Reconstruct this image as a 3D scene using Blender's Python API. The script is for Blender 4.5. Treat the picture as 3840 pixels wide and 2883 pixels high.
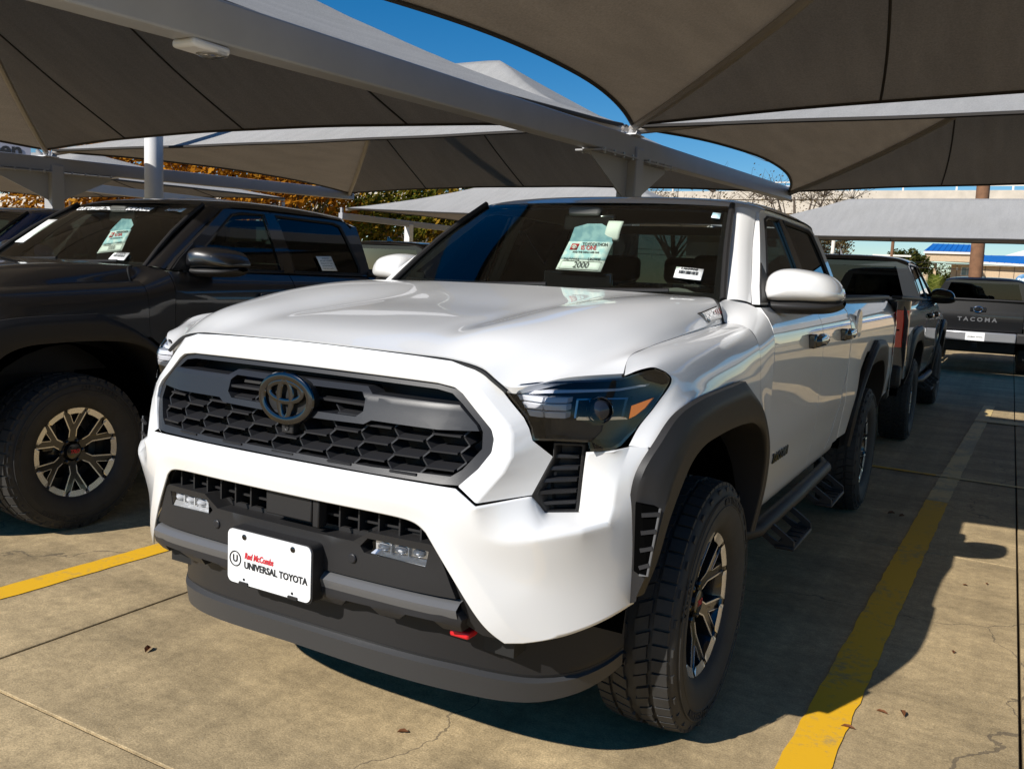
import bpy, bmesh, math, random
import numpy as np
from mathutils import Vector, Matrix
R = math.radians
random.seed(7)
for o in list(bpy.data.objects): bpy.data.objects.remove(o)
scene = bpy.context.scene
COL = scene.collection

# ---------------------------------------------------------------- camera
CAM = (1.6813, -2.6775, 1.4081)
YAW, PITCH, ROLL = -0.5089, -0.1240, 0.0485
FPX = 3306.5 / 3840.0                       # focal length / image width
def cam_axes():
    cy, sy, cp, sp = math.cos(YAW), math.sin(YAW), math.cos(PITCH), math.sin(PITCH)
    f = Vector((sy*cp, cy*cp, sp)); r = Vector((cy, -sy, 0)); u = r.cross(f)
    cr, sr = math.cos(ROLL), math.sin(ROLL)
    return r*cr + u*sr, -r*sr + u*cr, f
cr_, cu_, cf_ = cam_axes()
cd = bpy.data.cameras.new('camera'); cam = bpy.data.objects.new('camera', cd); COL.objects.link(cam)
cd.sensor_fit = 'HORIZONTAL'; cd.sensor_width = 36.0; cd.lens = 36.0*FPX
cd.clip_start = 0.05; cd.clip_end = 3000
m = Matrix.Identity(4)
for i in range(3):
    m[i][0], m[i][1], m[i][2], m[i][3] = cr_[i], cu_[i], -cf_[i], CAM[i]
cam.matrix_world = m
scene.camera = cam
# ---------------------------------------------------------------- world, sun, exposure
SUN_TO = Vector((-0.335, -0.945, 0)).normalized()      # horizontal direction towards the sun
SUN_EL = R(34)
sd = Vector((SUN_TO.x*math.cos(SUN_EL), SUN_TO.y*math.cos(SUN_EL), math.sin(SUN_EL)))
world = bpy.data.worlds.new('World'); scene.world = world; world.use_nodes = True
nt = world.node_tree; nt.nodes.clear()
sky = nt.nodes.new('ShaderNodeTexSky'); sky.sky_type = 'NISHITA'; sky.sun_disc = False
sky.sun_elevation = SUN_EL; sky.sun_rotation = math.atan2(sd.x, sd.y)
sky.air_density = 1.0; sky.dust_density = 0.0; sky.ozone_density = 5.0
bg = nt.nodes.new('ShaderNodeBackground'); bg.inputs['Strength'].default_value = 0.080
wo = nt.nodes.new('ShaderNodeOutputWorld')
hs = nt.nodes.new('ShaderNodeHueSaturation'); hs.inputs['Saturation'].default_value = 1.36; hs.inputs['Value'].default_value = 1.0
nt.links.new(sky.outputs[0], hs.inputs['Color']); nt.links.new(hs.outputs[0], bg.inputs[0]); nt.links.new(bg.outputs[0], wo.inputs[0])
sl = bpy.data.lights.new('sun', 'SUN'); sl.energy = 5.0; sl.angle = R(0.53); sl.color = (1.0, 0.955, 0.89)
so = bpy.data.objects.new('sun', sl); COL.objects.link(so)
so.rotation_euler = (-sd).to_track_quat('-Z', 'Y').to_euler(); so.location = (0, 0, 30)
vs = scene.view_settings; vs.view_transform = 'Standard'; vs.look = 'None'; vs.gamma = 1; vs.exposure = 0.24
vs.use_curve_mapping = False
scene.cycles.max_bounces = 10; scene.cycles.transparent_max_bounces = 24
scene.cycles.caustics_reflective = False; scene.cycles.caustics_refractive = False

# ---------------------------------------------------------------- materials
def new_mat(name):
    mt = bpy.data.materials.new(name); mt.use_nodes = True
    b = mt.node_tree.nodes['Principled BSDF']
    return mt, mt.node_tree, b
def N(nt, t, **kw):
    n = nt.nodes.new(t)
    for k, v in kw.items():
        if k in n.inputs.keys(): n.inputs[k].default_value = v
        else: setattr(n, k, v)
    return n
def basic(name, col, rough=0.5, metal=0.0, coat=0.0, coat_rough=0.03, spec=0.5, bump=None, var=None, emit=None):
    mt, nt, b = new_mat(name)
    b.inputs['Base Color'].default_value = (*col, 1); b.inputs['Roughness'].default_value = rough
    b.inputs['Metallic'].default_value = metal; b.inputs['Coat Weight'].default_value = coat
    b.inputs['Coat Roughness'].default_value = coat_rough; b.inputs['Specular IOR Level'].default_value = spec
    if emit:
        b.inputs['Emission Color'].default_value = (*emit[0], 1); b.inputs['Emission Strength'].default_value = emit[1]
    tc = None
    if bump or var: tc = N(nt, 'ShaderNodeTexCoord')
    if bump:
        sc_, st = bump
        nz = N(nt, 'ShaderNodeTexNoise', Scale=sc_, Detail=3.0)
        nt.links.new(tc.outputs['Object'], nz.inputs['Vector'])
        bp = N(nt, 'ShaderNodeBump', Strength=st, Distance=0.001)
        nt.links.new(nz.outputs[0], bp.inputs['Height']); nt.links.new(bp.outputs[0], b.inputs['Normal'])
    if var:
        sc_, amt = var
        nz = N(nt, 'ShaderNodeTexNoise', Scale=sc_, Detail=6.0, Roughness=0.65)
        nt.links.new(tc.outputs['Object'], nz.inputs['Vector'])
        mr = N(nt, 'ShaderNodeMapRange'); mr.inputs['From Min'].default_value = .3; mr.inputs['From Max'].default_value = .7
        mr.inputs['To Min'].default_value = 1-amt; mr.inputs['To Max'].default_value = 1+amt
        nt.links.new(nz.outputs[0], mr.inputs[0])
        mx = N(nt, 'ShaderNodeVectorMath', operation='SCALE'); mx.inputs[0].default_value = col
        nt.links.new(mr.outputs[0], mx.inputs['Scale']); nt.links.new(mx.outputs[0], b.inputs['Base Color'])
    return mt
def paint_mat(name, col, flake=0.0, rough=0.35, coat_ior=1.55):
    mt, nt, b = new_mat(name)
    b.inputs['Base Color'].default_value = (*col, 1); b.inputs['Roughness'].default_value = rough
    b.inputs['Coat Weight'].default_value = 1.0; b.inputs['Coat Roughness'].default_value = 0.02; b.inputs['Coat IOR'].default_value = coat_ior
    if flake:
        tc = N(nt, 'ShaderNodeTexCoord'); vz = N(nt, 'ShaderNodeTexVoronoi', Scale=900.0)
        nt.links.new(tc.outputs['Object'], vz.inputs['Vector'])
        mr = N(nt, 'ShaderNodeMapRange'); mr.inputs['To Min'].default_value = 0.25; mr.inputs['To Max'].default_value = 0.6
        nt.links.new(vz.outputs['Distance'], mr.inputs[0]); nt.links.new(mr.outputs[0], b.inputs['Roughness'])
        b.inputs['Metallic'].default_value = flake
    return mt
def glass_mat(name, tint, ior=1.5, rough=0.0):
    mt = bpy.data.materials.new(name); mt.use_nodes = True; nt = mt.node_tree; nt.nodes.clear()
    out = N(nt, 'ShaderNodeOutputMaterial'); tr = N(nt, 'ShaderNodeBsdfTransparent'); tr.inputs[0].default_value = (*tint, 1)
    gl = N(nt, 'ShaderNodeBsdfGlossy'); gl.inputs['Roughness'].default_value = rough; gl.inputs[0].default_value = (1, 1, 1, 1)
    fr = N(nt, 'ShaderNodeFresnel'); fr.inputs[0].default_value = ior
    mx = N(nt, 'ShaderNodeMixShader')
    nt.links.new(fr.outputs[0], mx.inputs[0]); nt.links.new(tr.outputs[0], mx.inputs[1]); nt.links.new(gl.outputs[0], mx.inputs[2])
    nt.links.new(mx.outputs[0], out.inputs[0])
    return mt
M = {}
M['white'] = paint_mat('white_paint', (0.80, 0.795, 0.78))
M['black_paint'] = paint_mat('black_paint', (0.005, 0.005, 0.006), flake=0.0, coat_ior=1.42)
M['grey_paint'] = paint_mat('grey_paint', (0.014, 0.017, 0.022), flake=0.15)
M['blue_paint'] = paint_mat('blue_paint', (0.010, 0.045, 0.16), flake=0.2)
M['plastic'] = basic('textured_plastic', (0.020, 0.019, 0.019), 0.50, spec=0.32, bump=(900, .25))
M['plastic_grey'] = basic('grey_plastic', (0.022, 0.022, 0.024), 0.40, spec=0.32, bump=(900, .15))
M['bar'] = basic('grille_bar_plastic', (0.018, 0.019, 0.022), 0.36, spec=0.32, bump=(1200, .10))
M['black'] = basic('black_void', (0.006, 0.006, 0.006), 0.6)
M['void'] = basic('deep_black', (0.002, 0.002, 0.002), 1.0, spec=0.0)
M['gloss_black'] = basic('gloss_black', (0.008, 0.008, 0.009), 0.08, coat=1.0)
M['dark_chrome'] = basic('dark_chrome', (0.10, 0.10, 0.105), 0.12, metal=1.0)
M['chrome'] = basic('chrome', (0.75, 0.75, 0.76), 0.07, metal=1.0)
M['machined'] = basic('machined_alloy', (0.74, 0.73, 0.72), 0.26, metal=0.75)
M['alloy_dark'] = basic('painted_alloy', (0.012, 0.012, 0.013), 0.22, coat=0.6)
M['rubber'] = basic('tyre_rubber', (0.024, 0.023, 0.022), 0.70, var=(18, .22), bump=(220, .5))
M['decal'] = basic('white_decal', (0.85, 0.86, 0.87), 0.5)
M['charcoal'] = paint_mat('charcoal_paint', (0.008, 0.0075, 0.008), flake=0.0)
M['red'] = basic('red_paint', (0.62, 0.012, 0.02), 0.35)
M['red_mat'] = basic('red_print', (0.55, 0.02, 0.03), 0.6)
M['ink'] = basic('black_print', (0.015, 0.015, 0.016), 0.6)
M['plate'] = basic('plate_plastic', (0.80, 0.80, 0.79), 0.35)
M['glass'] = glass_mat('windscreen_glass', (0.82, 0.90, 0.83))
M['glass_dark'] = glass_mat('privacy_glass', (0.045, 0.055, 0.055))
M['glass_side'] = glass_mat('door_glass', (0.45, 0.52, 0.48))
M['lens'] = glass_mat('lamp_lens', (0.86, 0.87, 0.90), 1.5)
M['lens_clear'] = glass_mat('clear_lens', (0.93, 0.94, 0.96), 1.45)
M['amber'] = basic('amber_lens', (1.0, 0.26, 0.005), 0.25, coat=.5)
M['tail_red'] = basic('tail_lens', (0.85, 0.006, 0.006), 0.12, coat=1.0)
M['tail_red_hi'] = basic('tail_light_bar', (0.95, 0.035, 0.02), 0.2, coat=1.0)
M['seat'] = basic('seat_fabric', (0.055, 0.053, 0.048), 0.75)
M['dash'] = basic('dash_plastic', (0.075, 0.075, 0.068), 0.6)
M['mirror'] = basic('mirror_glass', (0.8, 0.8, 0.8), 0.01, metal=1.0)
M['steel'] = basic('painted_steel', (0.36, 0.36, 0.365), 0.42, var=(3, .05))
M['steel_white'] = basic('white_painted_steel', (0.74, 0.74, 0.74), 0.4, var=(3, .04))
M['galv'] = basic('galvanised_bolt', (0.45, 0.45, 0.45), 0.4, metal=0.6)
M['concrete_kerb'] = basic('light_concrete', (0.52, 0.46, 0.38), 0.9, var=(1.5, .12))

def paper_mat(name, base, top):
    mt, nt, b = new_mat(name)
    b.inputs['Roughness'].default_value = 0.6
    tc = N(nt, 'ShaderNodeTexCoord'); nz = N(nt, 'ShaderNodeTexNoise', Scale=30.0, Detail=5.0)
    nt.links.new(tc.outputs['Object'], nz.inputs['Vector'])
    rp = N(nt, 'ShaderNodeValToRGB'); rp.color_ramp.elements[0].position = .42; rp.color_ramp.elements[1].position = .62
    rp.color_ramp.elements[0].color = (*base, 1); rp.color_ramp.elements[1].color = (*top, 1)
    nt.links.new(nz.outputs[0], rp.inputs[0]); nt.links.new(rp.outputs[0], b.inputs['Base Color'])
    return mt
M['paper'] = basic('paper', (0.86, 0.88, 0.86), 0.6)
M['paper_sky'] = paper_mat('printed_sky_paper', (0.42, 0.66, 0.74), (0.80, 0.86, 0.87))
M['paper_blue'] = paper_mat('printed_blue_paper', (0.14, 0.30, 0.38), (0.26, 0.44, 0.50))

# ---------------------------------------------------------------- mesh helpers
def finish(ob, smooth=True, angle=32, recalc=True):
    me = ob.data
    if recalc:
        bm = bmesh.new(); bm.from_mesh(me); bmesh.ops.recalc_face_normals(bm, faces=bm.faces); bm.to_mesh(me); bm.free()
    if smooth:
        me.shade_smooth()
        if angle < 180: me.set_sharp_from_angle(angle=R(angle))
    return ob
def mobj(name, verts, faces, mat, parent=None, smooth=True, angle=32, recalc=True):
    me = bpy.data.meshes.new(name); me.from_pydata([tuple(v) for v in verts], [], faces); me.update()
    ob = bpy.data.objects.new(name, me); COL.objects.link(ob)
    if mat is not None: me.materials.append(M[mat] if isinstance(mat, str) else mat)
    if parent is not None: ob.parent = parent
    return finish(ob, smooth, angle, recalc)
class MB:
    def __init__(s): s.v = []; s.f = []
    def add(s, v, f):
        n = len(s.v); s.v += [tuple(p) for p in v]; s.f += [tuple(i+n for i in q) for q in f]; return s
    def box(s, c, d, rot=None):
        v = []
        for dz in (-.5, .5):
            for dx, dy in ((-.5, -.5), (.5, -.5), (.5, .5), (-.5, .5)):
                p = Vector((dx*d[0], dy*d[1], dz*d[2]))
                if rot is not None: p = rot @ p
                v.append(Vector(c)+p)
        return s.add(v, [(3, 2, 1, 0), (4, 5, 6, 7), (0, 1, 5, 4), (1, 2, 6, 5), (2, 3, 7, 6), (3, 0, 4, 7)])
    def bar(s, a, b, w, h, up=(0, 0, 1)):
        a = Vector(a); b = Vector(b); d = (b-a); L = d.length; d.normalize()
        r = d.cross(Vector(up))
        if r.length < 1e-4: r = d.cross(Vector((1, 0, 0)))
        r.normalize(); u = r.cross(d)
        v = []
        for p in (a, b):
            for i, j in ((-.5, -.5), (.5, -.5), (.5, .5), (-.5, .5)): v.append(p+r*i*w+u*j*h)
        return s.add(v, [(3, 2, 1, 0), (4, 5, 6, 7), (0, 1, 5, 4), (1, 2, 6, 5), (2, 3, 7, 6), (3, 0, 4, 7)])
    def tube(s, pts, r, n=10, cap=True, closed=False, flat=None):
        pts = [Vector(p) for p in pts]; rs = r if isinstance(r, (list, tuple)) else [r]*len(pts)
        rings = []; prev = None; k = len(pts)
        for i, p in enumerate(pts):
            if closed: t = pts[(i+1) % k]-pts[i-1]
            else: t = pts[min(i+1, k-1)]-pts[max(i-1, 0)]
            t.normalize()
            if prev is None:
                a = Vector((0, 0, 1)) if abs(t.z) < .9 else Vector((1, 0, 0))
            else: a = prev
            u = (a-t*a.dot(t)); u.normalize(); w = t.cross(u); prev = u
            rings.append([p+(u*math.cos(2*math.pi*j/n)+w*math.sin(2*math.pi*j/n))*rs[i] for j in range(n)])
        v = [q for rg in rings for q in rg]; f = []
        m_ = k if closed else k-1
        for i in range(m_):
            for j in range(n):
                a = i*n+j; b = i*n+(j+1) % n; i2 = (i+1) % k
                f.append((a, b, i2*n+(j+1) % n, i2*n+j))
        if cap and not closed: f += [tuple(range(n))[::-1], tuple((k-1)*n+j for j in range(n))]
        return s.add(v, f)
    def lathe(s, prof, c, axis='x', n=48, cap=False):
        # prof: (along axis, radius)
        v = []; f = []
        for a, r in prof:
            for j in range(n):
                t = 2*math.pi*j/n; p, q = r*math.cos(t), r*math.sin(t)
                d = {'x': (a, p, q), 'y': (p, a, q), 'z': (p, q, a)}[axis]
                v.append((c[0]+d[0], c[1]+d[1], c[2]+d[2]))
        k = len(prof)
        for i in range(k-1):
            for j in range(n): f.append((i*n+j, i*n+(j+1) % n, (i+1)*n+(j+1) % n, (i+1)*n+j))
        if cap: f += [tuple(range(n))[::-1], tuple((k-1)*n+j for j in range(n))]
        return s.add(v, f)
    def build(s, name, mat, parent=None, smooth=True, angle=32, bevel=0, recalc=True):
        o = mobj(name, s.v, s.f, mat, parent, smooth, angle, recalc)
        if bevel: add_bevel(o, bevel)
        return o
def add_bevel(o, w, seg=2, ang=35):
    md = o.modifiers.new('bevel', 'BEVEL'); md.width = w; md.segments = seg; md.limit_method = 'ANGLE'; md.angle_limit = R(ang)
    md.harden_normals = False
    return o
def mirror_pts(v): return [(-p[0], p[1], p[2]) for p in v]
def cr_curve(pts, n, sharp=()):
    """Catmull-Rom through pts, n samples per segment; indices in sharp are corners"""
    P = [np.array(p, float) for p in pts]; out = []; k = len(P)
    for i in range(k-1):
        p1, p2 = P[i], P[i+1]
        p0 = P[i-1] if i > 0 and i not in sharp else 2*p1-p2
        p3 = P[i+2] if i+2 < k and (i+1) not in sharp else 2*p2-p1
        d0, d1, d2 = [max(np.linalg.norm(b-a), 1e-6)**.5 for a, b in ((p0, p1), (p1, p2), (p2, p3))]
        m1 = (p1-p0)/d0-(p2-p0)/(d0+d1)+(p2-p1)/d1
        m2 = (p2-p1)/d1-(p3-p1)/(d1+d2)+(p3-p2)/d2
        m1 *= d1; m2 *= d1
        for j in range(n):
            t = j/n; t2 = t*t; t3 = t2*t
            out.append((2*t3-3*t2+1)*p1+(t3-2*t2+t)*m1+(-2*t3+3*t2)*p2+(t3-t2)*m2)
    out.append(P[-1]); return out
def loft(rows, nu=6, nv=6, su=(), sv=(), trim=0):
    """rows of equal length -> verts, faces; su: sharp column indices, sv: sharp row indices"""
    A = [cr_curve(r, nu, su) for r in rows]; cols = []
    for j in range(len(A[0])): cols.append(cr_curve([a[j] for a in A], nv, sv))
    nr = len(cols[0]); nc = len(cols)
    v = [tuple(cols[j][i]) for i in range(nr) for j in range(nc)]
    f = [(i*nc+j, i*nc+j+1, (i+1)*nc+j+1, (i+1)*nc+j) for i in range(nr-1) for j in range(nc-1)]
    return v, f
def fill2d(outline, holes=(), cu=(), cv=()):
    bm = bmesh.new(); edges = []
    for lp in (outline, *holes):
        vs_ = [bm.verts.new((p[0], p[1], 0)) for p in lp]
        edges += [bm.edges.new((vs_[i], vs_[(i+1) % len(vs_)])) for i in range(len(vs_))]
    if holes: bmesh.ops.triangle_fill(bm, use_beauty=True, use_dissolve=False, edges=edges)
    else: bm.faces.new(list(bm.verts))
    for c in cu: bmesh.ops.bisect_plane(bm, geom=bm.verts[:]+bm.edges[:]+bm.faces[:], plane_co=(c, 0, 0), plane_no=(1, 0, 0))
    for c in cv: bmesh.ops.bisect_plane(bm, geom=bm.verts[:]+bm.edges[:]+bm.faces[:], plane_co=(0, c, 0), plane_no=(0, 1, 0))
    bm.verts.index_update()
    v = [(p.co.x, p.co.y) for p in bm.verts]; f = [[q.index for q in fc.verts] for fc in bm.faces]
    bd = [(e.verts[0].index, e.verts[1].index) for e in bm.edges if len(e.link_faces) == 1]
    bm.free(); return v, f, bd
def rng(a, b, d):
    n = max(2, int(abs(b-a)/d)); return [a+(b-a)*i/n for i in range(1, n)]
def slab(outline, fmap, depth=0.0, holes=(), du=0.06, dv=0.06, mirror=False, back=True):
    us = [p[0] for p in outline]; vs2 = [p[1] for p in outline]
    v, f, bd = fill2d(outline, holes, rng(min(us), max(us), du) if du else (), rng(min(vs2), max(vs2), dv) if dv else ())
    V = [fmap(p[0], p[1], 0) for p in v]; F_ = [tuple(q) for q in f]
    if depth:
        n = len(V); V += [fmap(p[0], p[1], depth) for p in v]
        F_ += [(a, b, b+n, a+n) for a, b in bd]
        if back: F_ += [tuple(i+n for i in q)[::-1] for q in f]
    if mirror: V = mirror_pts(V)
    return V, F_
def cage(verts, faces, crease=(), mirror=None, level=4, vc=()):
    """verts dict name->(x,y,z), faces of names. crease: list of (names chain, value). mirror: None | 'weld' | 'flip'"""
    names = list(verts); idx = {n: i for i, n in enumerate(names)}
    V = [verts[n] for n in names]; Fc = [[idx[a] for a in f] for f in faces]
    E = {}
    for ch, val in crease:
        for a, b in zip(ch, ch[1:]): E[tuple(sorted((idx[a], idx[b])))] = val
    if mirror == 'weld':
        n = len(V); mp = {}
        for i, p in enumerate(V[:n]):
            if abs(p[0]) < 1e-6: mp[i] = i
            else: mp[i] = len(V); V.append((-p[0], p[1], p[2]))
        Fc += [[mp[i] for i in f][::-1] for f in Fc]
        for (a, b), val in list(E.items()): E[tuple(sorted((mp[a], mp[b])))] = val
    elif mirror == 'flip': V = mirror_pts(V); Fc = [f[::-1] for f in Fc]
    VC = set(idx[n] for n in vc)
    if mirror == 'weld': VC |= set(mp[i] for i in list(VC))
    return V, Fc, E, level, VC
def cage_obj(name, cg, mat, parent=None, thick=0.0):
    V, Fc, E, level, VC = cg
    me = bpy.data.meshes.new(name); me.from_pydata(V, [], Fc); me.update()
    at = me.attributes.new('crease_edge', 'FLOAT', 'EDGE')
    for i, e in enumerate(me.edges):
        k = tuple(sorted(e.vertices))
        if k in E: at.data[i].value = E[k]
    if VC:
        av = me.attributes.new('crease_vert', 'FLOAT', 'POINT')
        for i in VC: av.data[i].value = 1.0
    ob = bpy.data.objects.new(name, me); COL.objects.link(ob)
    me.materials.append(M[mat] if isinstance(mat, str) else mat)
    if parent is not None: ob.parent = parent
    md = ob.modifiers.new('subsurf', 'SUBSURF'); md.levels = level; md.render_levels = level
    if thick:
        sd_ = ob.modifiers.new('solid', 'SOLIDIFY'); sd_.thickness = thick; sd_.offset = -1
    me.shade_smooth(); return ob
def tps(P, vals, smooth=0.0):
    P = np.array(P, float); vals = np.array(vals, float); n = len(P)
    def U(r2): return np.where(r2 > 0, r2*np.log(np.maximum(r2, 1e-12)), 0)
    d2 = ((P[:, None]-P[None])**2).sum(-1)
    A = np.zeros((n+3, n+3)); A[:n, :n] = U(d2)+np.eye(n)*smooth; A[:n, n] = 1; A[:n, n+1:] = P; A[n, :n] = 1; A[n+1:, :n] = P.T
    w = np.linalg.solve(A, np.concatenate([vals, [0, 0, 0]]))
    def f(u, v):
        r2 = ((P-np.array([u, v]))**2).sum(-1)
        return float(U(r2)@w[:n]+w[n]+w[n+1]*u+w[n+2]*v)
    return f
def text_mesh(txt, size, bold=False, shear=0, extrude=0.0, align='CENTER', spacing=1.0):
    cu = bpy.data.curves.new('t', 'FONT'); cu.body = txt; cu.size = size; cu.shear = shear; cu.extrude = extrude
    cu.align_x = align; cu.align_y = 'CENTER'; cu.space_character = spacing; cu.resolution_u = 3
    if bold: cu.offset = size*0.034
    ob = bpy.data.objects.new('t', cu); COL.objects.link(ob)
    dg = bpy.context.evaluated_depsgraph_get(); me = bpy.data.meshes.new_from_object(ob.evaluated_get(dg))
    bpy.data.objects.remove(ob); bpy.data.curves.remove(cu)
    return me
def text_obj(name, txt, size, origin, xdir, ydir, mat, parent, off=0.0015, sx=1.0, fmap=None, **kw):
    """lettering laid on a plane (or mapped by fmap(u,v)) as thin mesh"""
    me = text_mesh(txt, size, **kw); me.name = name
    o = Vector(origin); xd = Vector(xdir).normalized(); yd = Vector(ydir).normalized(); nn = xd.cross(yd)
    for v in me.vertices:
        p = v.co.copy()
        if fmap: v.co = Vector(fmap(p.x*sx, p.y, p.z))
        else: v.co = o+xd*p.x*sx+yd*p.y+nn*(p.z+off)
    me.materials.clear(); me.materials.append(M[mat])
    ob = bpy.data.objects.new(name, me); COL.objects.link(ob); ob.parent = parent
    return ob
def tag(o, label=None, cat=None, group=None, kind=None):
    if label: o['label'] = label
    if cat: o['category'] = cat
    if group: o['group'] = group
    if kind: o['kind'] = kind
    return o
def empty(name, loc=(0, 0, 0), rz=0):
    o = bpy.data.objects.new(name, None); COL.objects.link(o); o.location = loc; o.rotation_euler = (0, 0, rz); o.empty_display_size = .2
    return o
def copy_tree(o, parent=None, skip=(), swap=None):
    c = o.copy(); COL.objects.link(c); c.parent = parent
    if swap and o.type == 'MESH':
        for i, s in enumerate(o.material_slots):
            if s.material and s.material.name in swap:
                c.material_slots[i].link = 'OBJECT'; c.material_slots[i].material = swap[s.material.name]
    for ch in list(o.children):
        if ch.name.split('.')[0] in skip: continue
        copy_tree(ch, c, skip, swap)
    return c
# ================================================================ pickup truck (front axle at origin, nose towards -y)
XF = [0, .25, .5, .6, .7, .78, .85, .89, .92, .94]
YF = [0, .008, .035, .065, .12, .19, .29, .39, .5, .62]
ZP = [.25, .45, .535, .6, .7, .80, .86, .92, 1.05, 1.13, 1.2, 1.26]
YP = [-.88, -.90, -.922, -.93, -.93, -.945, -.95, -.93, -.89, -.868, -.835, -.76]
_cx = np.array(cr_curve(list(zip(XF, YF)), 8)); _cz = np.array(cr_curve(list(zip(ZP, YP)), 8))
def yf(x, z): return float(np.interp(z, _cz[:, 0], _cz[:, 1])+np.interp(abs(x), _cx[:, 0], _cx[:, 1]))
def front(off=0.0): return lambda u, v, w: (u, yf(u, v)+off+w, v)
SZ = [.45, .50, .60, .72, .82, .95, 1.08, 1.18, 1.26, 1.30, 1.335]
SX = [.885, .897, .917, .932, .944, .943, .945, .944, .928, .905, .874]
_sx = np.array(cr_curve(list(zip(SZ, SX)), 6))
def xs(y, z):
    if z <= 1.335:
        x = float(np.interp(z, _sx[:, 0], _sx[:, 1]))
        if y > 2.38: x += .006*min(1, (y-2.38)/.2)
        return x
    t = (z-1.335)/.385
    return .874-.150*t-.022*t*t
def side(off=0.0): return lambda u, v, w: (xs(u, v)+off-w, u, v)
def sym(pts):      # half outline (x>=0, from top centre round to bottom centre) -> closed outline
    return list(pts)+[(-p[0], p[1]) for p in reversed(pts) if p[0] > 1e-6]
def both(name, fn, mat, parent, **kw):
    out = []
    for s in (1, -1):
        v, f = fn()
        if s < 0: v = mirror_pts(v)
        out.append(mobj(name, v, f, mat, parent, **kw))
    return out

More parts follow.
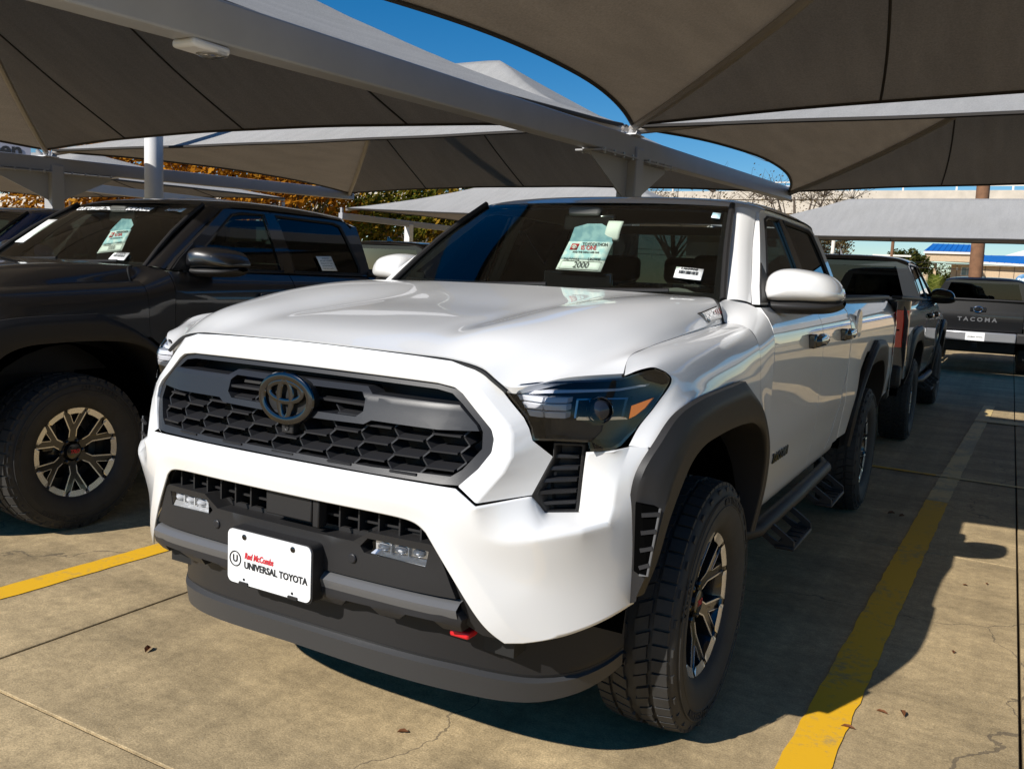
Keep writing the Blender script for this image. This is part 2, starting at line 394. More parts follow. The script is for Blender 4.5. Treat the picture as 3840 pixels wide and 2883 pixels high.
def build_truck(root):
    P = root
    # ---------------- hood: height field over (x, y)
    hr = [[(0, -.829, 1.200), (.235, -.820, 1.197), (.36, -.809, 1.194), (.462, -.800, 1.190), (.543, -.791, 1.174), (.614, -.784, 1.131), (.737, -.696, 1.160), (.833, -.573, 1.170)],
          [(0, -.68, 1.237), (.230, -.68, 1.235), (.345, -.66, 1.236), (.455, -.65, 1.249), (.565, -.645, 1.240), (.665, -.62, 1.210), (.755, -.565, 1.195), (.821, -.515, 1.206)],
          [(0, -.42, 1.271), (.230, -.42, 1.269), (.335, -.40, 1.268), (.460, -.38, 1.294), (.595, -.38, 1.294), (.700, -.38, 1.270), (.770, -.36, 1.242), (.813, -.35, 1.226)],
          [(0, -.10, 1.301), (.230, -.10, 1.299), (.345, -.10, 1.299), (.480, -.10, 1.330), (.610, -.10, 1.335), (.710, -.10, 1.315), (.775, -.10, 1.278), (.808, -.10, 1.244)],
          [(0, .17, 1.334), (.240, .17, 1.333), (.400, .17, 1.333), (.520, .17, 1.352), (.640, .17, 1.355), (.720, .17, 1.341), (.775, .17, 1.303), (.803, .17, 1.259)],
          [(0, .445, 1.368), (.280, .455, 1.366), (.450, .47, 1.364), (.560, .485, 1.362), (.660, .49, 1.360), (.730, .475, 1.357), (.770, .425, 1.338), (.797, .415, 1.273)]]
    rows = [[(-p[0], p[1], p[2]) for p in reversed(r_[1:])]+r_ for r_ in hr]
    v, f = loft(rows, 7, 8); n0 = len(rows[0])*7-6
    # turn the boundary down a little so that the shut line has depth
    nr = len(v)//n0; mb = MB(); mb.add(v, f)
    ring = [i for i in range(n0)]+[r_*n0+n0-1 for r_ in range(1, nr)]+[(nr-1)*n0+i for i in range(n0-2, -1, -1)]+[r_*n0 for r_ in range(nr-2, 0, -1)]
    q = [(v[i][0]*.996, v[i][1]+(.006 if v[i][1] < 0 else -.003), v[i][2]-.016) for i in ring]
    k = len(ring); b0 = len(mb.v); mb.v += q; mb.f += [(ring[i], ring[(i+1) % k], b0+(i+1) % k, b0+i) for i in range(k)]
    mb.build('hood', 'white', P, angle=50)
    def edge_tube(pts, r=.006):  # black tubes that paint in the dark of the panel gaps
        mb = MB(); mb.tube(cr_curve(pts, 4), r, 6); mb.build('shut_line_shade', 'black', P)
    for s_ in (1, -1):
        edge_tube([(s_*p[0], p[1], p[2]-.007) for p in [(0, -.833, 1.197), (.235, -.8245, 1.194), (.36, -.8135, 1.1915), (.462, -.8045, 1.1875), (.543, -.7955, 1.1715), (.575, -.7935, 1.152), (.613, -.7885, 1.126)]], .0065)
        edge_tube([(s_*p[0], p[1], p[2]-.007) for p in [(.8345, -.574, 1.170), (.822, -.515, 1.207), (.8145, -.35, 1.227), (.810, -.10, 1.2445), (.8045, .17, 1.2595), (.799, .415, 1.273)]], .0060)
        edge_tube([(s_*.798, .418, 1.272), (s_*.773, .426, 1.338), (s_*.735, .478, 1.352)], .006)
    # hood scoop badge on each side at the rear shoulder
    for s in (1, -1):
        bd = empty('hood_badge'); bd.parent = P
        o3 = [(.7785, .19, 1.312), (.7755, .395, 1.334), (.797, .40, 1.290), (.7985, .26, 1.279)]
        n = Vector((.88, -.05, .47)).normalized()
        fr = [Vector(p)+n*.004 for p in o3]; bk = [Vector(p)-n*.03 for p in o3]
        v = [(q.x*s, q.y, q.z) for q in fr+bk]
        o = mobj('badge_plate', v, [(0, 1, 2, 3), (0, 4, 5, 1), (1, 5, 6, 2), (2, 6, 7, 3), (3, 7, 4, 0)], 'gloss_black', bd, smooth=False); add_bevel(o, .006)
        c_ = sum((Vector(p) for p in o3), Vector())/4+n*.0055; xd = Vector((-.03*0, 1, .11)).normalized()
        yd = n.cross(xd)
        if s < 0: c_.x *= -1; nn = Vector((-n.x, n.y, n.z)); xd = Vector((0, -1, -.11)).normalized(); yd = nn.cross(xd)
        text_obj('badge_lettering', 'i-FORCE', .034, c_-xd*.032*1, xd, yd, 'chrome', bd, off=.001)
        text_obj('badge_lettering', 'MAX', .034, c_+xd*.052*1, xd, yd, 'red_mat', bd, off=.001)
    # ---------------- grille surround (white hexagon frame)
    I = [(0, -.866, 1.133), (.25, -.858, 1.131), (.44, -.842, 1.127), (.490, -.838, 1.121), (.512, -.836, 1.108), (.556, -.834, 1.066), (.600, -.834, 1.027), (.610, -.838, 1.004), (.609, -.845, .972), (.585, -.866, .930), (.548, -.892, .888)]
    O = [(0, -.860, 1.168), (.25, -.852, 1.165), (.455, -.834, 1.158), (.520, -.823, 1.145), (.552, -.819, 1.119), (.597, -.813, 1.076), (.637, -.808, 1.038), (.649, -.810, 1.016), (.656, -.822, .962), (.643, -.840, .924), (.598, -.887, .852)]
    Fk = [(0, -.838, 1.195), (.25, -.829, 1.191), (.462, -.809, 1.184), (.528, -.797, 1.171), (.574, -.783, 1.142), (.615, -.772, 1.094), (.652, -.765, 1.056), (.668, -.764, 1.031), (.680, -.764, 1.001), (.7145, -.716, .958), (.690, -.772, .866)]
    Rt = [(p[0]*.990, p[1]+.035, p[2]+.004*(1 if i > 6 else -1)) for i, p in enumerate(I)]
    I2 = [tuple(np.array(p)*.93+np.array(q)*.07-np.array((0, .0015, 0))) for p, q in zip(I, O)]
    rw = [Rt, I, O, Fk]
    rows = [[(-p[0], p[1], p[2]) for p in reversed(r_[1:])]+list(r_) for r_ in rw]
    c0 = 10; sh = []
    for k in range(2, 11): sh += [c0+k, c0-k]
    v, f = loft(rows, 3, 2, su=tuple(sh), sv=(1, 2)); o = mobj('grille_surround', v, f, 'white', P, angle=24); add_bevel(o, .005, 3, 20)
    # ---------------- bumper cover
    b = dict(T0=(0, -.940, .886), T1=(.25, -.933, .885), T2=(.45, -.915, .884), T3=(.545, -.896, .882), P1=(.599, -.889, .846),
             M0=(0, -.960, .848), M1=(.25, -.953, .846), M2=(.43, -.934, .842), M3=(.487, -.920, .828), M4=(.510, -.911, .797), M5=(.547, -.893, .735), M6=(.60, -.860, .65), M7=(.641, -.835, .575), M8=(.668, -.812, .525), C1=(.695, -.785, .488),
             L0=(0, -.948, .797), L1=(.25, -.940, .796), L2=(.40, -.922, .793), L3=(.448, -.915, .785), L4=(.472, -.908, .762), L5=(.505, -.897, .708), L6=(.545, -.883, .643), L7=(.588, -.862, .568), L8=(.620, -.842, .520), L9=(.655, -.812, .487),
             P2=(0.6871, -0.7759, 0.8626), P3=(0.7025, -0.7273, 0.8102), P4=(0.7723, -0.656, 0.8074), P5=(0.7761, -0.6591, 0.8874), P6=(0.787, -0.6741, 0.9741), P7=(.842, -.637, .980), P8=(.866, -.590, .985),
             Q1=(0.603, -0.8696, 0.7376), Q2=(0.7367, -0.8141, 0.7738), Q3=(0.8148, -0.7335, 0.7906), Q4=(0.8524, -0.6677, 0.8002), Q5=(.856, -.648, .84), Q6=(.857, -.638, .90), Q7=(.864, -.603, .965),
             R4=(.900, -.575, .79), R5=(.906, -.575, .84), R6=(.912, -.570, .90), R7=(.915, -.56, .95), R8=(.905, -.555, .985),
             S2=(0.7274, -0.7699, 0.6339), S3=(0.8052, -0.6924, 0.639), S4=(0.8537, -0.6295, 0.6561), SR=(.892, -.565, .68),
             C2=(.765, -.730, .497), C3=(.833, -.652, .525), C4=(.868, -.595, .548), C5=(.888, -.545, .563))
    bf = ['T0 T1 M1 M0', 'T1 T2 M2 M1', 'T2 T3 M3 M2', 'T3 P1 M4 M3', 'M0 M1 L1 L0', 'M1 M2 L2 L1', 'M2 M3 L3 L2', 'M3 M4 L4 L3', 'M4 M5 L5 L4', 'M5 M6 L6 L5', 'M6 M7 L7 L6', 'M7 M8 L8 L7', 'M8 C1 L9 L8',
          'P1 Q1 M5 M4', 'Q1 S2 M6 M5', 'S2 C2 M8 M7', 'S2 M7 M6', 'C2 C1 M8', 'P1 P2 Q2 Q1', 'P2 P3 Q2', 'P3 P4 Q3 Q2', 'P4 Q4 Q3', 'P4 P5 Q5 Q4', 'P5 P6 Q6 Q5', 'P6 P7 Q7 Q6', 'P7 P8 Q7', 'P8 R8 R7 Q7', 'Q7 R7 R6 Q6', 'Q6 R6 R5 Q5', 'Q5 R5 R4 Q4',
          'Q1 Q2 S2', 'Q2 Q3 S3 S2', 'Q3 Q4 S4 S3', 'Q4 R4 SR S4', 'S2 S3 C3 C2', 'S3 S4 C4 C3', 'S4 SR C5 C4']
    crs = [('M3 M4 M5 M6 M7 M8 C1'.split(), 1.0), ('Q1 Q2'.split(), .7), ('Q2 Q3 Q4 Q5 Q6 Q7 P8'.split(), 1.0), ('T3 P1'.split(), .9), ('M0 M1 M2 M3'.split(), .35), ('Q1 P1'.split(), .5)]
    cage_obj('bumper_cover', cage(b, [x.split() for x in bf], crs, 'weld', vc='P1 P2 P3 P4 P6 P7 P8 Q3 Q4 L4 L9 C1 R4 R8 T3 C5 Q5'.split()), 'white', P, thick=.006)
    # dark inner structure behind fascia
    inner = [(0, 1.125), (.47, 1.118), (.60, 1.02), (.63, .97), (.70, .93), (.72, .80), (.64, .52), (0, .50)]
    v, f = slab(sym(inner), front(.115), depth=.02); mobj('radiator_panel', v, f, 'black', P)
    # ---------------- grille
    gr = empty('grille'); gr.parent = P
    gi = [(p[0], p[2]) for p in I]; gi += [(.50, .886), (.30, .887), (0, .889)]
    gin = [(0, 1.118), (.25, 1.116), (.44, 1.112), (.482, 1.105), (.512, 1.083), (.566, 1.034), (.576, 1.018), (.582, .978), (.545, .925), (.520, .906), (.30, .902), (0, .904)]
    v, f = slab(sym(gi), lambda u, w, d: (u, yf(u, w)+.012+d, w), depth=.06, holes=[sym(gin)], du=0, dv=0); mobj('grille_frame', v, f, 'plastic_grey', gr)
    bar = [(0, 1.100), (.236, 1.100), (.262, 1.083), (.512, 1.080), (.563, 1.034), (.571, 1.021), (.469, 1.016), (.276, 1.018), (.255, 1.006), (0, 1.002)]
    hole = [(.055, 1.085), (.228, 1.0855), (.2448, 1.070), (.2458, 1.0375), (.2257, 1.0216), (.055, 1.021)]
    def barf(u, w, d):
        t = (w-1.05)/.05
        return (u, yf(u, w)-.004+.016*max(0, t-.55)*2+d+(.06*max(0, abs(u)-.46)), w)
    v, f = slab(sym(bar), barf, depth=.055, holes=[hole, [(-p[0], p[1]) for p in hole]], du=.04, dv=.012); o = mobj('grille_bar', v, f, 'bar', gr); add_bevel(o, .004)
    for s in (1, -1): MB().box((s*.15, -.862, 1.053), (.20, .035, .007)).build('slot_fin', 'plastic_grey', gr)
    # honeycomb: flat-top hexagon walls
    mb = MB(); pit = .0975; fl = .077; hh = .0205
    zt = .8995
    def inside(x, z):
        ax = abs(x); return .899 < z < 1.03 and ax < np.interp(z, [.89, .925, .978, 1.018, 1.034], [.50, .545, .582, .576, .566])
    def wall(x0, z0, x1, z1):
        xm, zm = (x0+x1)/2, (z0+z1)/2
        if min(z0, z1) < .8985 or not (inside(x0, z0) or inside(x1, z1)): return
        if max(abs(x0), abs(x1)) > float(np.interp((z0+z1)/2, [.89, .925, .978, 1.018, 1.034], [.505, .550, .588, .582, .572])): return
        sb_ = .010 if abs(z0-z1) < 1e-6 else .022; y0, y1 = yf(x0, z0)+sb_, yf(x1, z1)+sb_; th = .0042; dp = .060
        d = Vector((x1-x0, 0, z1-z0)).normalized(); nrm = Vector((-d.z, 0, d.x))*th/2
        v = []
        for (x, y, z) in ((x0, y0, z0), (x1, y1, z1)):
            for sg in (-1, 1):
                for yy in (y, y+dp): v.append((x+nrm.x*sg, yy, z+nrm.z*sg+(yy-y)*.16))
        mb.add(v, [(0, 4, 6, 2), (2, 6, 7, 3), (0, 1, 5, 4), (1, 3, 7, 5)])
    for k in range(-6, 7):
        xc = k*pit+.028-.028
        for j in range(0, 5):
            z0 = zt+j*2*hh+(hh if k % 2 else 0)
            wall(xc-fl/2, z0, xc+fl/2, z0)
            wall(xc+fl/2, z0, xc+pit-fl/2, z0+hh); wall(xc-fl/2, z0, xc-pit+fl/2, z0+hh)
    mb.build('grille_mesh', 'plastic_grey', gr, smooth=False)
    # emblem
    em = empty('emblem'); em.parent = gr
    def ell(cx, cz, a, bb, r, n=48, fl_=.6):
        mb = MB(); pts = [(cx+a*math.cos(t), 0, cz+bb*math.sin(t)) for t in [2*math.pi*i/n for i in range(n)]]
        mb.tube(pts, r, 10, closed=True); mb.v = [(p[0], p[1]*fl_-.917+p[0]*p[0]*.4, p[2]) for p in mb.v]; return mb
    mb = ell(0, 1.047, .0875, .0600, .0125); mb.build('emblem_ring', 'dark_chrome', em)
    mb = ell(0, 1.0655, .060, .0270, .0088); mb2 = ell(0, 1.0460, .0225, .0520, .0088); mb.add(mb2.v, mb2.f).build('emblem_oval', 'dark_chrome', em)
    mb = MB(); mb.lathe([(0, .001), (0, .085), (.03, .085)], (0, -.905, 1.047), 'y', 40); mb.v = [(p[0], p[1], 1.047+(p[2]-1.047)*.69) for p in mb.v]; mb.build('emblem_backing', 'black', em)
    mb = MB().box((0, -.893, .966), (.042, .03, .034)); mb.lathe([(-.018, .008), (-.018, .004), (-.01, .004)], (0, -.893, .966), 'y', 16); mb.build('front_camera', 'plastic', gr, bevel=.004)
    # ---------------- lower bumper (black)
    lb = empty('lower_bumper'); lb.parent = P
    val = [(0, .700), (.25, .699), (.303, .733), (.478, .730), (.497, .718), (.549, .598), (0, .606)]
    pk = [(.272, .690), (.296, .715), (.474, .710), (.466, .668), (.285, .674)]
    v, f = slab(sym(val), front(0), depth=.055, holes=[pk, [(-p[0], p[1]) for p in pk]], du=.05, dv=.03); o = mobj('valance', v, f, 'plastic', lb); add_bevel(o, .005)
    # shelf between valance and intake, side fillers
    v, f = slab(sym([(0, .80), (.44, .792), (.50, .745), (.565, .60), (.62, .52), (.60, .50), (0, .52)]), front(.055), depth=.01,
                holes=[[(.115, .785), (.40, .782), (.43, .742), (.30, .742), (.25, .712), (.115, .712)], [(-.40, .782), (-.055, .785), (-.055, .712), (-.25, .712), (-.30, .742), (-.43, .742)]], du=.06, dv=0)
    mobj('bumper_backing', v, f, 'plastic', lb)
    for s in (1, -1):
        sf = [(.497, .720), (.452, .783), (.475, .765), (.508, .71), (.548, .645), (.592, .568), (.622, .52), (.655, .487), (.60, .50), (.569, .53), (.557, .595)]
        sf = [(.493, .73), (.455, .78), (.480, .765), (.512, .71), (.552, .645), (.595, .568), (.626, .52), (.655, .487), (.60, .497), (.556, .53), (.550, .598)]
        v, f = slab(sf, front(.018), depth=.03, du=.04, dv=.05)
        if s < 0: v = mirror_pts(v)
        mobj('corner_trim', v, f, 'plastic', lb)
    mb = MB()
    for s in (1, -1):
        for x in np.arange(.13, .47, .062):
            if s > 0 and x < .14: continue
            mb.box((s*x, yf(x, .76)+.055, .757), (.005, .06, .068))
    for zz in (.748,):
        for x in np.arange(-.44, .44, .04):
            y0 = yf(x, zz)+.045; y1 = yf(x+.04, zz)+.045
            mb.add([(x, y0, zz), (x+.04, y1, zz), (x+.04, y1+.06, zz), (x, y0+.06, zz), (x, y0, zz-.006), (x+.04, y1, zz-.006), (x+.04, y1+.06, zz-.006), (x, y0+.06, zz-.006)], [(0, 1, 2, 3), (4, 7, 6, 5), (0, 4, 5, 1)])
    mb.build('intake_fins', 'plastic', lb, smooth=False)
    mb = MB().box((.030, -.915, .759), (.165, .03, .070)); mb.box((.129, -.915, .755), (.022, .035, .082)); mb.build('radar_cover', 'plastic', lb, bevel=.004)
    # ledge strip + skid face with teeth
    rows = []
    for z, dy in ((.602, .022), (.598, .004), (.584, -.014), (.576, -.012), (.560, -.006)):
        rows.append([(x, yf(x, .6)+dy, z-.012*(abs(x)/.56)**2) for x in (-.558, -.45, -.3, -.15, 0, .15, .3, .45, .558)])
    v, f = loft(rows, 3, 3, sv=(1, 2, 3)); mobj('skid_ledge', v, f, 'satin', lb)
    tz, bz = .536, .509
    tooth = [(0, .572), (.40, .570), (.557, .564), (.569, .545), (.557, .506), (.510, bz), (.497, tz-.002), (.418, tz), (.385, bz), (.325, bz), (.314, tz), (.2365, tz), (.205, bz), (.06, bz), (0, bz)]
    v, f = slab(sym(tooth), lambda u, w, d: (u, yf(u, .57)-.008+max(0, .535-w)*.9+d, w), depth=.05, du=.05, dv=.012); o = mobj('skid_plate', v, f, 'plastic_grey', lb); add_bevel(o, .004)
    # parking sensors
    for x, z in ((.2502, .653), (-.2502, .653)):
        mb = MB(); mb.lathe([(.01, .0125), (-.004, .0125), (-.006, .010), (-.006, .0005)], (x, yf(x, z), z), 'y', 20); mb.build('parking_sensor', 'plastic_grey', lb)
    for s in (1, -1):
        mb = MB(); mb.lathe([(.01, .0125), (-.001, .0125), (-.0015, .0115), (-.001, .0108), (-.001, .0005)], (0, 0, 0), 'y', 20)
        n = Vector((.62, -.78, 0)); a = math.atan2(n.x, -n.y); mt_ = Matrix.Rotation(a, 3, 'Z')
        mb.v = [tuple(mt_ @ Vector(p)+Vector((.7475, -.7545, .6415))) for p in mb.v]
        if s < 0: mb.v = mirror_pts(mb.v)
        mb.build('parking_sensor', 'white', P)
    # fog lamps
    for s in (1, -1):
        fl_ = empty('fog_lamp'); fl_.parent = lb
        def fm(u, w, d): return (s*u, yf(u, w)+d, w)
        pko = [(.262, .690), (.290, .722), (.484, .717), (.474, .661), (.280, .667)]
        v, f = slab(pk, lambda u, w, d: fm(u, w, .045+d), depth=0, du=0, dv=0); mobj('lamp_pocket', v, f, 'plastic', fl_)
        v, f = slab([(.310, .709), (.469, .707), (.464, .683), (.310, .686)], lambda u, w, d: fm(u, w, .016+d), depth=.02, du=.05, dv=0); mobj('reflector', v, f, 'fog_reflector', fl_)
        for k in range(3):
            x0 = .337+k*.051
            mb = MB(); mb.lathe([(-.011, .0002), (-.009, .006), (-.003, .0098), (.004, .0108)], (s*x0, yf(x0, .697)+.013, .6965), 'y', 18); mb.v = [(s*x0+(q_[0]-s*x0)*1.75, q_[1], q_[2]) for q_ in mb.v]; mb.build('led_lens', 'fog_lens', fl_)
            if k: MB().box((s*(x0-.0255), yf(x0, .69)+.010, .6965), (.003, .014, .023)).build('lamp_divider', 'plate', fl_, smooth=False)
        v, f = slab([(.310, .685), (.466, .682), (.463, .668), (.300, .674)], lambda u, w, d: fm(u, w, .003+(w-.668)*.8+d), depth=0, du=0, dv=0); mobj('lower_reflector', v, f, 'fog_reflector', fl_)
        v, f = slab([(.310, .710), (.470, .708), (.464, .670), (.310, .676)], lambda u, w, d: fm(u, w, .002+d), depth=0, du=0, dv=0); mobj('lens', v, f, 'lens_clear', fl_)
    # air dam with lip
    XL = [0, .25, .4, .5, .6, .68, .76, .82, .86]; YL = [-.895, -.875, -.835, -.79, -.73, -.665, -.58, -.48, -.40]
    lc = np.array(cr_curve(list(zip(XL, YL)), 6))
    def yl(x): return float(np.interp(abs(x), lc[:, 0], lc[:, 1]))
    st = [-.835, -.81, -.76, -.68, -.6, -.5, -.4, -.25, 0, .25, .4, .5, .6, .68, .76, .81, .835]
    def zb(x): return float(np.interp(abs(x), [0, .28, .45, .55, .65, .73, .80, .86], [.338, .322, .297, .276, .258, .262, .292, .36]))
    def hgt(x): return float(np.interp(abs(x), [0, .5, .62, .72, .80, .86], [.075, .085, .082, .07, .055, .04]))
    rows = []
    for k, (dz, dy) in enumerate(((1, .100), (.55, .095), (.30, .088), (0, .014), (-.12, 0), (-.88, .010), (-1.0, .03), (-.95, .10))):
        row = []
        for x in st:
            zl = zb(x)+hgt(x)
            if k == 0: z = .52 if abs(x) < .7 else .50
            elif k == 1: z = zl+.05
            elif k == 2: z = zl+.010
            elif k == 3: z = zl
            else: z = zl+dz*hgt(x)
            if k < 3: dy = dy+(.006-dy)*min(1, max(0, (abs(x)-.60)/.06))
            row.append((x*(1-dy*.25), yl(x)+dy, z))
        rows.append(row)
    v, f = loft(rows[:4], 3, 2, sv=(1, 2)); mobj('air_dam', v, f, 'plastic', lb, angle=30)
    lip = rows[2:]; v, f = loft(lip, 3, 3, sv=(1, 2, 3, 4)); v = [(a_[0], a_[1]-.0015, a_[2]+.001) for a_ in v]; mobj('dam_lip', v, f, 'dam', lb, angle=30)
    for s in (1, -1):   # flat black patches in place of cut openings in the dam
        v = [(s*x, yl(x)+.050-.0045, z) for x, z in ((.36, .405+.03), (.36, .47), (.44, .475), (.52, .47), (.56, .40), (.52, .385), (.44, .40))]
        mobj('dam_opening_patch', v, [tuple(range(7))], 'black', lb, smooth=False)
        if s > 0: mb = MB().box((s*.535, -.815, .487), (.058, .05, .020)); mb.build('tow_hook', 'red', P, bevel=.006)
    # ---------------- number plate
    pp = empty('number_plate'); pp.parent = P
    y0 = -.972
    def rr(w, h, r, cx, cz, n=6):
        o = []
        for sx_, sz_, a0 in ((1, 1, 0), (-1, 1, 90), (-1, -1, 180), (1, -1, 270)):
            for i in range(n+1):
                a = R(a0+90*i/n); o.append((cx+sx_*(w/2-r)+r*math.cos(a), cz+sz_*(h/2-r)+r*math.sin(a)))
        return o
    flat = lambda yy: (lambda u, w, d: (u, yy+d, w))
    v, f = slab(rr(.312, .160, .02, 0, .596), flat(y0+.004), depth=.05, du=0, dv=0); mobj('plate_frame', v, f, 'plastic', pp)
    v, f = slab(rr(.304, .152, .018, 0, .597), flat(y0), depth=.003, du=0, dv=0); mobj('plate', v, f, 'plate', pp)
    for x, z, r in ((-.0889, .6565, .008), (.0889, .6565, .008), (-.0889, .536, .0035), (.0889, .536, .0035)):
        mb = MB(); mb.lathe([(.002, r), (-.002, r), (-.0035, r*.6), (-.0035, r*.2), (-.001, .0002)], (x, y0, z), 'y', 18); mb.build('plate_screw' if r > .005 else 'screw_hole', 'dark_chrome' if r > .005 else 'black', pp)
    for x in (-.089, .092): MB().box((x, y0-.002, .5245), (.032, .006, .008)).build('frame_tab', 'plastic', pp)
    xd, zd = (1, 0, 0), (0, 0, 1)
    text_obj('plate_lettering', 'UNIVERSAL TOYOTA', .0270, (.0265, y0, .5775), xd, zd, 'ink', pp, bold=True, sx=.90)
    text_obj('plate_script', 'Red McCombs', .0255, (-.034, y0, .6045), xd, zd, 'red_mat', pp, shear=.25, sx=.70, bold=True)
    text_obj('plate_monogram', 'U', .028, (-.1225, y0, .590), xd, zd, 'ink', pp, bold=True)
    mb = MB(); ring = [(-.1225+.0205*math.cos(t), y0-.001, .590+.0205*math.sin(t)) for t in [2*math.pi*i/40 for i in range(40)]]
    mb.tube(ring, .0018, 6, closed=True); mb.build('monogram_ring', 'ink', pp)
    # ---------------- headlamps
    HL = [(0.6012, -0.778, 1.1181), (0.6373, -0.7665, 1.1385), (0.6732, -0.7467, 1.1453), (0.739, -0.702, 1.152), (0.805, -0.629, 1.156), (0.836, -0.581, 1.16), (0.862, -0.525, 1.173), (0.881, -0.476, 1.179), (0.897, -0.44, 1.168), (0.905, -0.413, 1.149), (0.891, -0.485, 1.084), (0.872, -0.551, 1.032), (0.854, -0.612, 0.991), (0.842, -0.634, 0.98), (0.82, -0.667, 0.978), (0.803, -0.688, 0.98), (0.797, -0.692, 1.002), (0.7252, -0.7381, 1.0027), (0.6772, -0.7616, 1.0008), (0.6672, -0.7589, 1.0298), (0.65, -0.7609, 1.0562), (0.6266, -0.7657, 1.0859)]
    hl = tps([(p[0], p[2]) for p in HL]+[(.75, 1.08), (.83, 1.07), (.70, 1.10)], [p[1] for p in HL]+[-.728, -.635, -.768], 1e-5)
    HO = [(p[0], p[2]) for p in HL]
    cxh, czh = .77, 1.075
    for s in (1, -1):
        h = empty('headlamp'); h.parent = P
        def hm(off): return lambda u, w, d: (s*u, hl(u, w)+off+d, w)
        HI = [(cxh+(p[0]-cxh)*.955, czh+(p[1]-czh)*.93) for p in HO]
        v, f = slab(HO, hm(.004), depth=.06, holes=[HI], du=0, dv=0); mobj('lamp_bezel', v, f, 'gloss_black', h)
        v, f = slab(HO, hm(.075), depth=0, du=.04, dv=.03); mobj('lamp_housing', v, f, 'black', h)
        # daytime running light block, three by two chrome cells
        blk = empty('running_light'); blk.parent = h
        for k, (xa, xb) in enumerate(((.636, .700), (.704, .748))):
            for (za, zb_) in ((1.098, 1.112), (1.079, 1.0955), (1.060, 1.0765)):
                xa2 = xa+max(0, (1.098-za))*.7 if k == 0 else xa
                v, f = slab([(xa2, za), (xb, za), (xb, zb_), (xa2-.008 if k == 0 else xa2, zb_)], hm(.006), depth=.03, du=.02, dv=0); o = mobj('light_cell', v, f, 'lamp_cell', blk); add_bevel(o, .002)
        # projector
        pr = empty('projector'); pr.parent = h
        c3 = Vector((s*.802, hl(.802, 1.082)+.030, 1.080)); ax = Vector((s*.45, -.89, 0))
        for prof, mt_, nm in (([(0, .034), (-.012, .036), (-.02, .033), (-.012, .030)], 'chrome', 'projector_ring'), ([(-.004, .031), (-.02, .024), (-.027, .012), (-.029, .0003)], 'lens_ball', 'projector_lens')):
            mb = MB(); mb.lathe(prof, (0, 0, 0), 'y', 28); q = Vector((0, 1, 0)).rotation_difference(-ax)
            mb.v = [tuple(c3+q @ Vector(p)) for p in mb.v]; mb.build(nm, mt_, pr)
        for (xa, xb, za, zb2) in ((.760, .764, 1.060, 1.104), (.842, .846, 1.060, 1.104), (.760, .846, 1.104, 1.108)):
            v, f = slab([(xa, za), (xb, za), (xb, zb2), (xa, zb2)], hm(.020), depth=.035, du=0, dv=0); mobj('projector_frame', v, f, 'chrome_dark', h, smooth=False)
        v, f = slab([(.628, 1.118), (.700, 1.128), (.830, 1.132), (.870, 1.140), (.868, 1.134), (.830, 1.126), (.700, 1.120), (.636, 1.112)], hm(.016), depth=.02, du=.03, dv=0); mobj('light_guide', v, f, 'lamp_cell', h)
        v, f = slab([(.762, 1.062), (.845, 1.060), (.850, 1.052), (.762, 1.054)], hm(.03), depth=.03, du=.03, dv=0); mobj('lamp_trim', v, f, 'chrome', h)
        v, f = slab([(.700, 1.052), (.848, 1.050), (.845, 1.0), (.80, 1.003), (.70, 1.012)], hm(.05), depth=0, du=.03, dv=0); mobj('lower_trim', v, f, 'plastic_grey', h)
        v, f = slab([(.858, 1.088), (.886, 1.104), (.878, 1.080), (.866, 1.062), (.858, 1.056)], hm(-.0025), depth=.012, du=.02, dv=0); mobj('amber_marker', v, f, 'amber', h)
        v, f = slab(HO, hm(0), depth=0, du=.025, dv=.025); mobj('lens', v, f, 'lens', h, angle=180)
        # ---------------- corner vent below the lamp
        vt = empty('corner_vent'); vt.parent = P
        VO = [(0.7142, 0.9955), (0.7820, 0.9936), (0.7713, 0.8095), (0.7046, 0.8112), (0.6892, 0.8637), (0.7136, 0.9590)]
        vm = tps(VO, [-0.7148, -0.6616, -0.6580, -0.7273, -0.7719, -0.7124], 1e-5)
        def vmap(off): return lambda u, w, d: (s*u, vm(u, w)+off+d, w)
        VI = [(0.7363+(p[0]-0.7363)*.80, 0.9095+(p[1]-0.9095)*.91) for p in VO]
        v, f = slab(VO, vmap(-.003), depth=.05, holes=[VI], du=0, dv=0); o = mobj('vent_frame', v, f, 'plastic', vt); add_bevel(o, .003)
        v, f = slab(VO, vmap(.038), depth=0, du=0, dv=0); mobj('vent_backing', v, f, 'plastic_grey', vt)
        for k in range(5):
            z = VO[3][1]+.024+k*.0295; xl = float(np.interp(z, [VO[3][1], VO[4][1], VO[5][1], VO[0][1]], [VO[3][0]+.003, VO[4][0]+.006, VO[5][0]+.005, VO[0][0]+.006]))
            v, f = slab([(xl, z), (VO[2][0]-.007, z), (VO[2][0]-.007, z+.009), (xl, z+.009)], vmap(.006), depth=.035, du=0, dv=0); mobj('vent_fin', v, f, 'plastic_grey', vt, smooth=False)
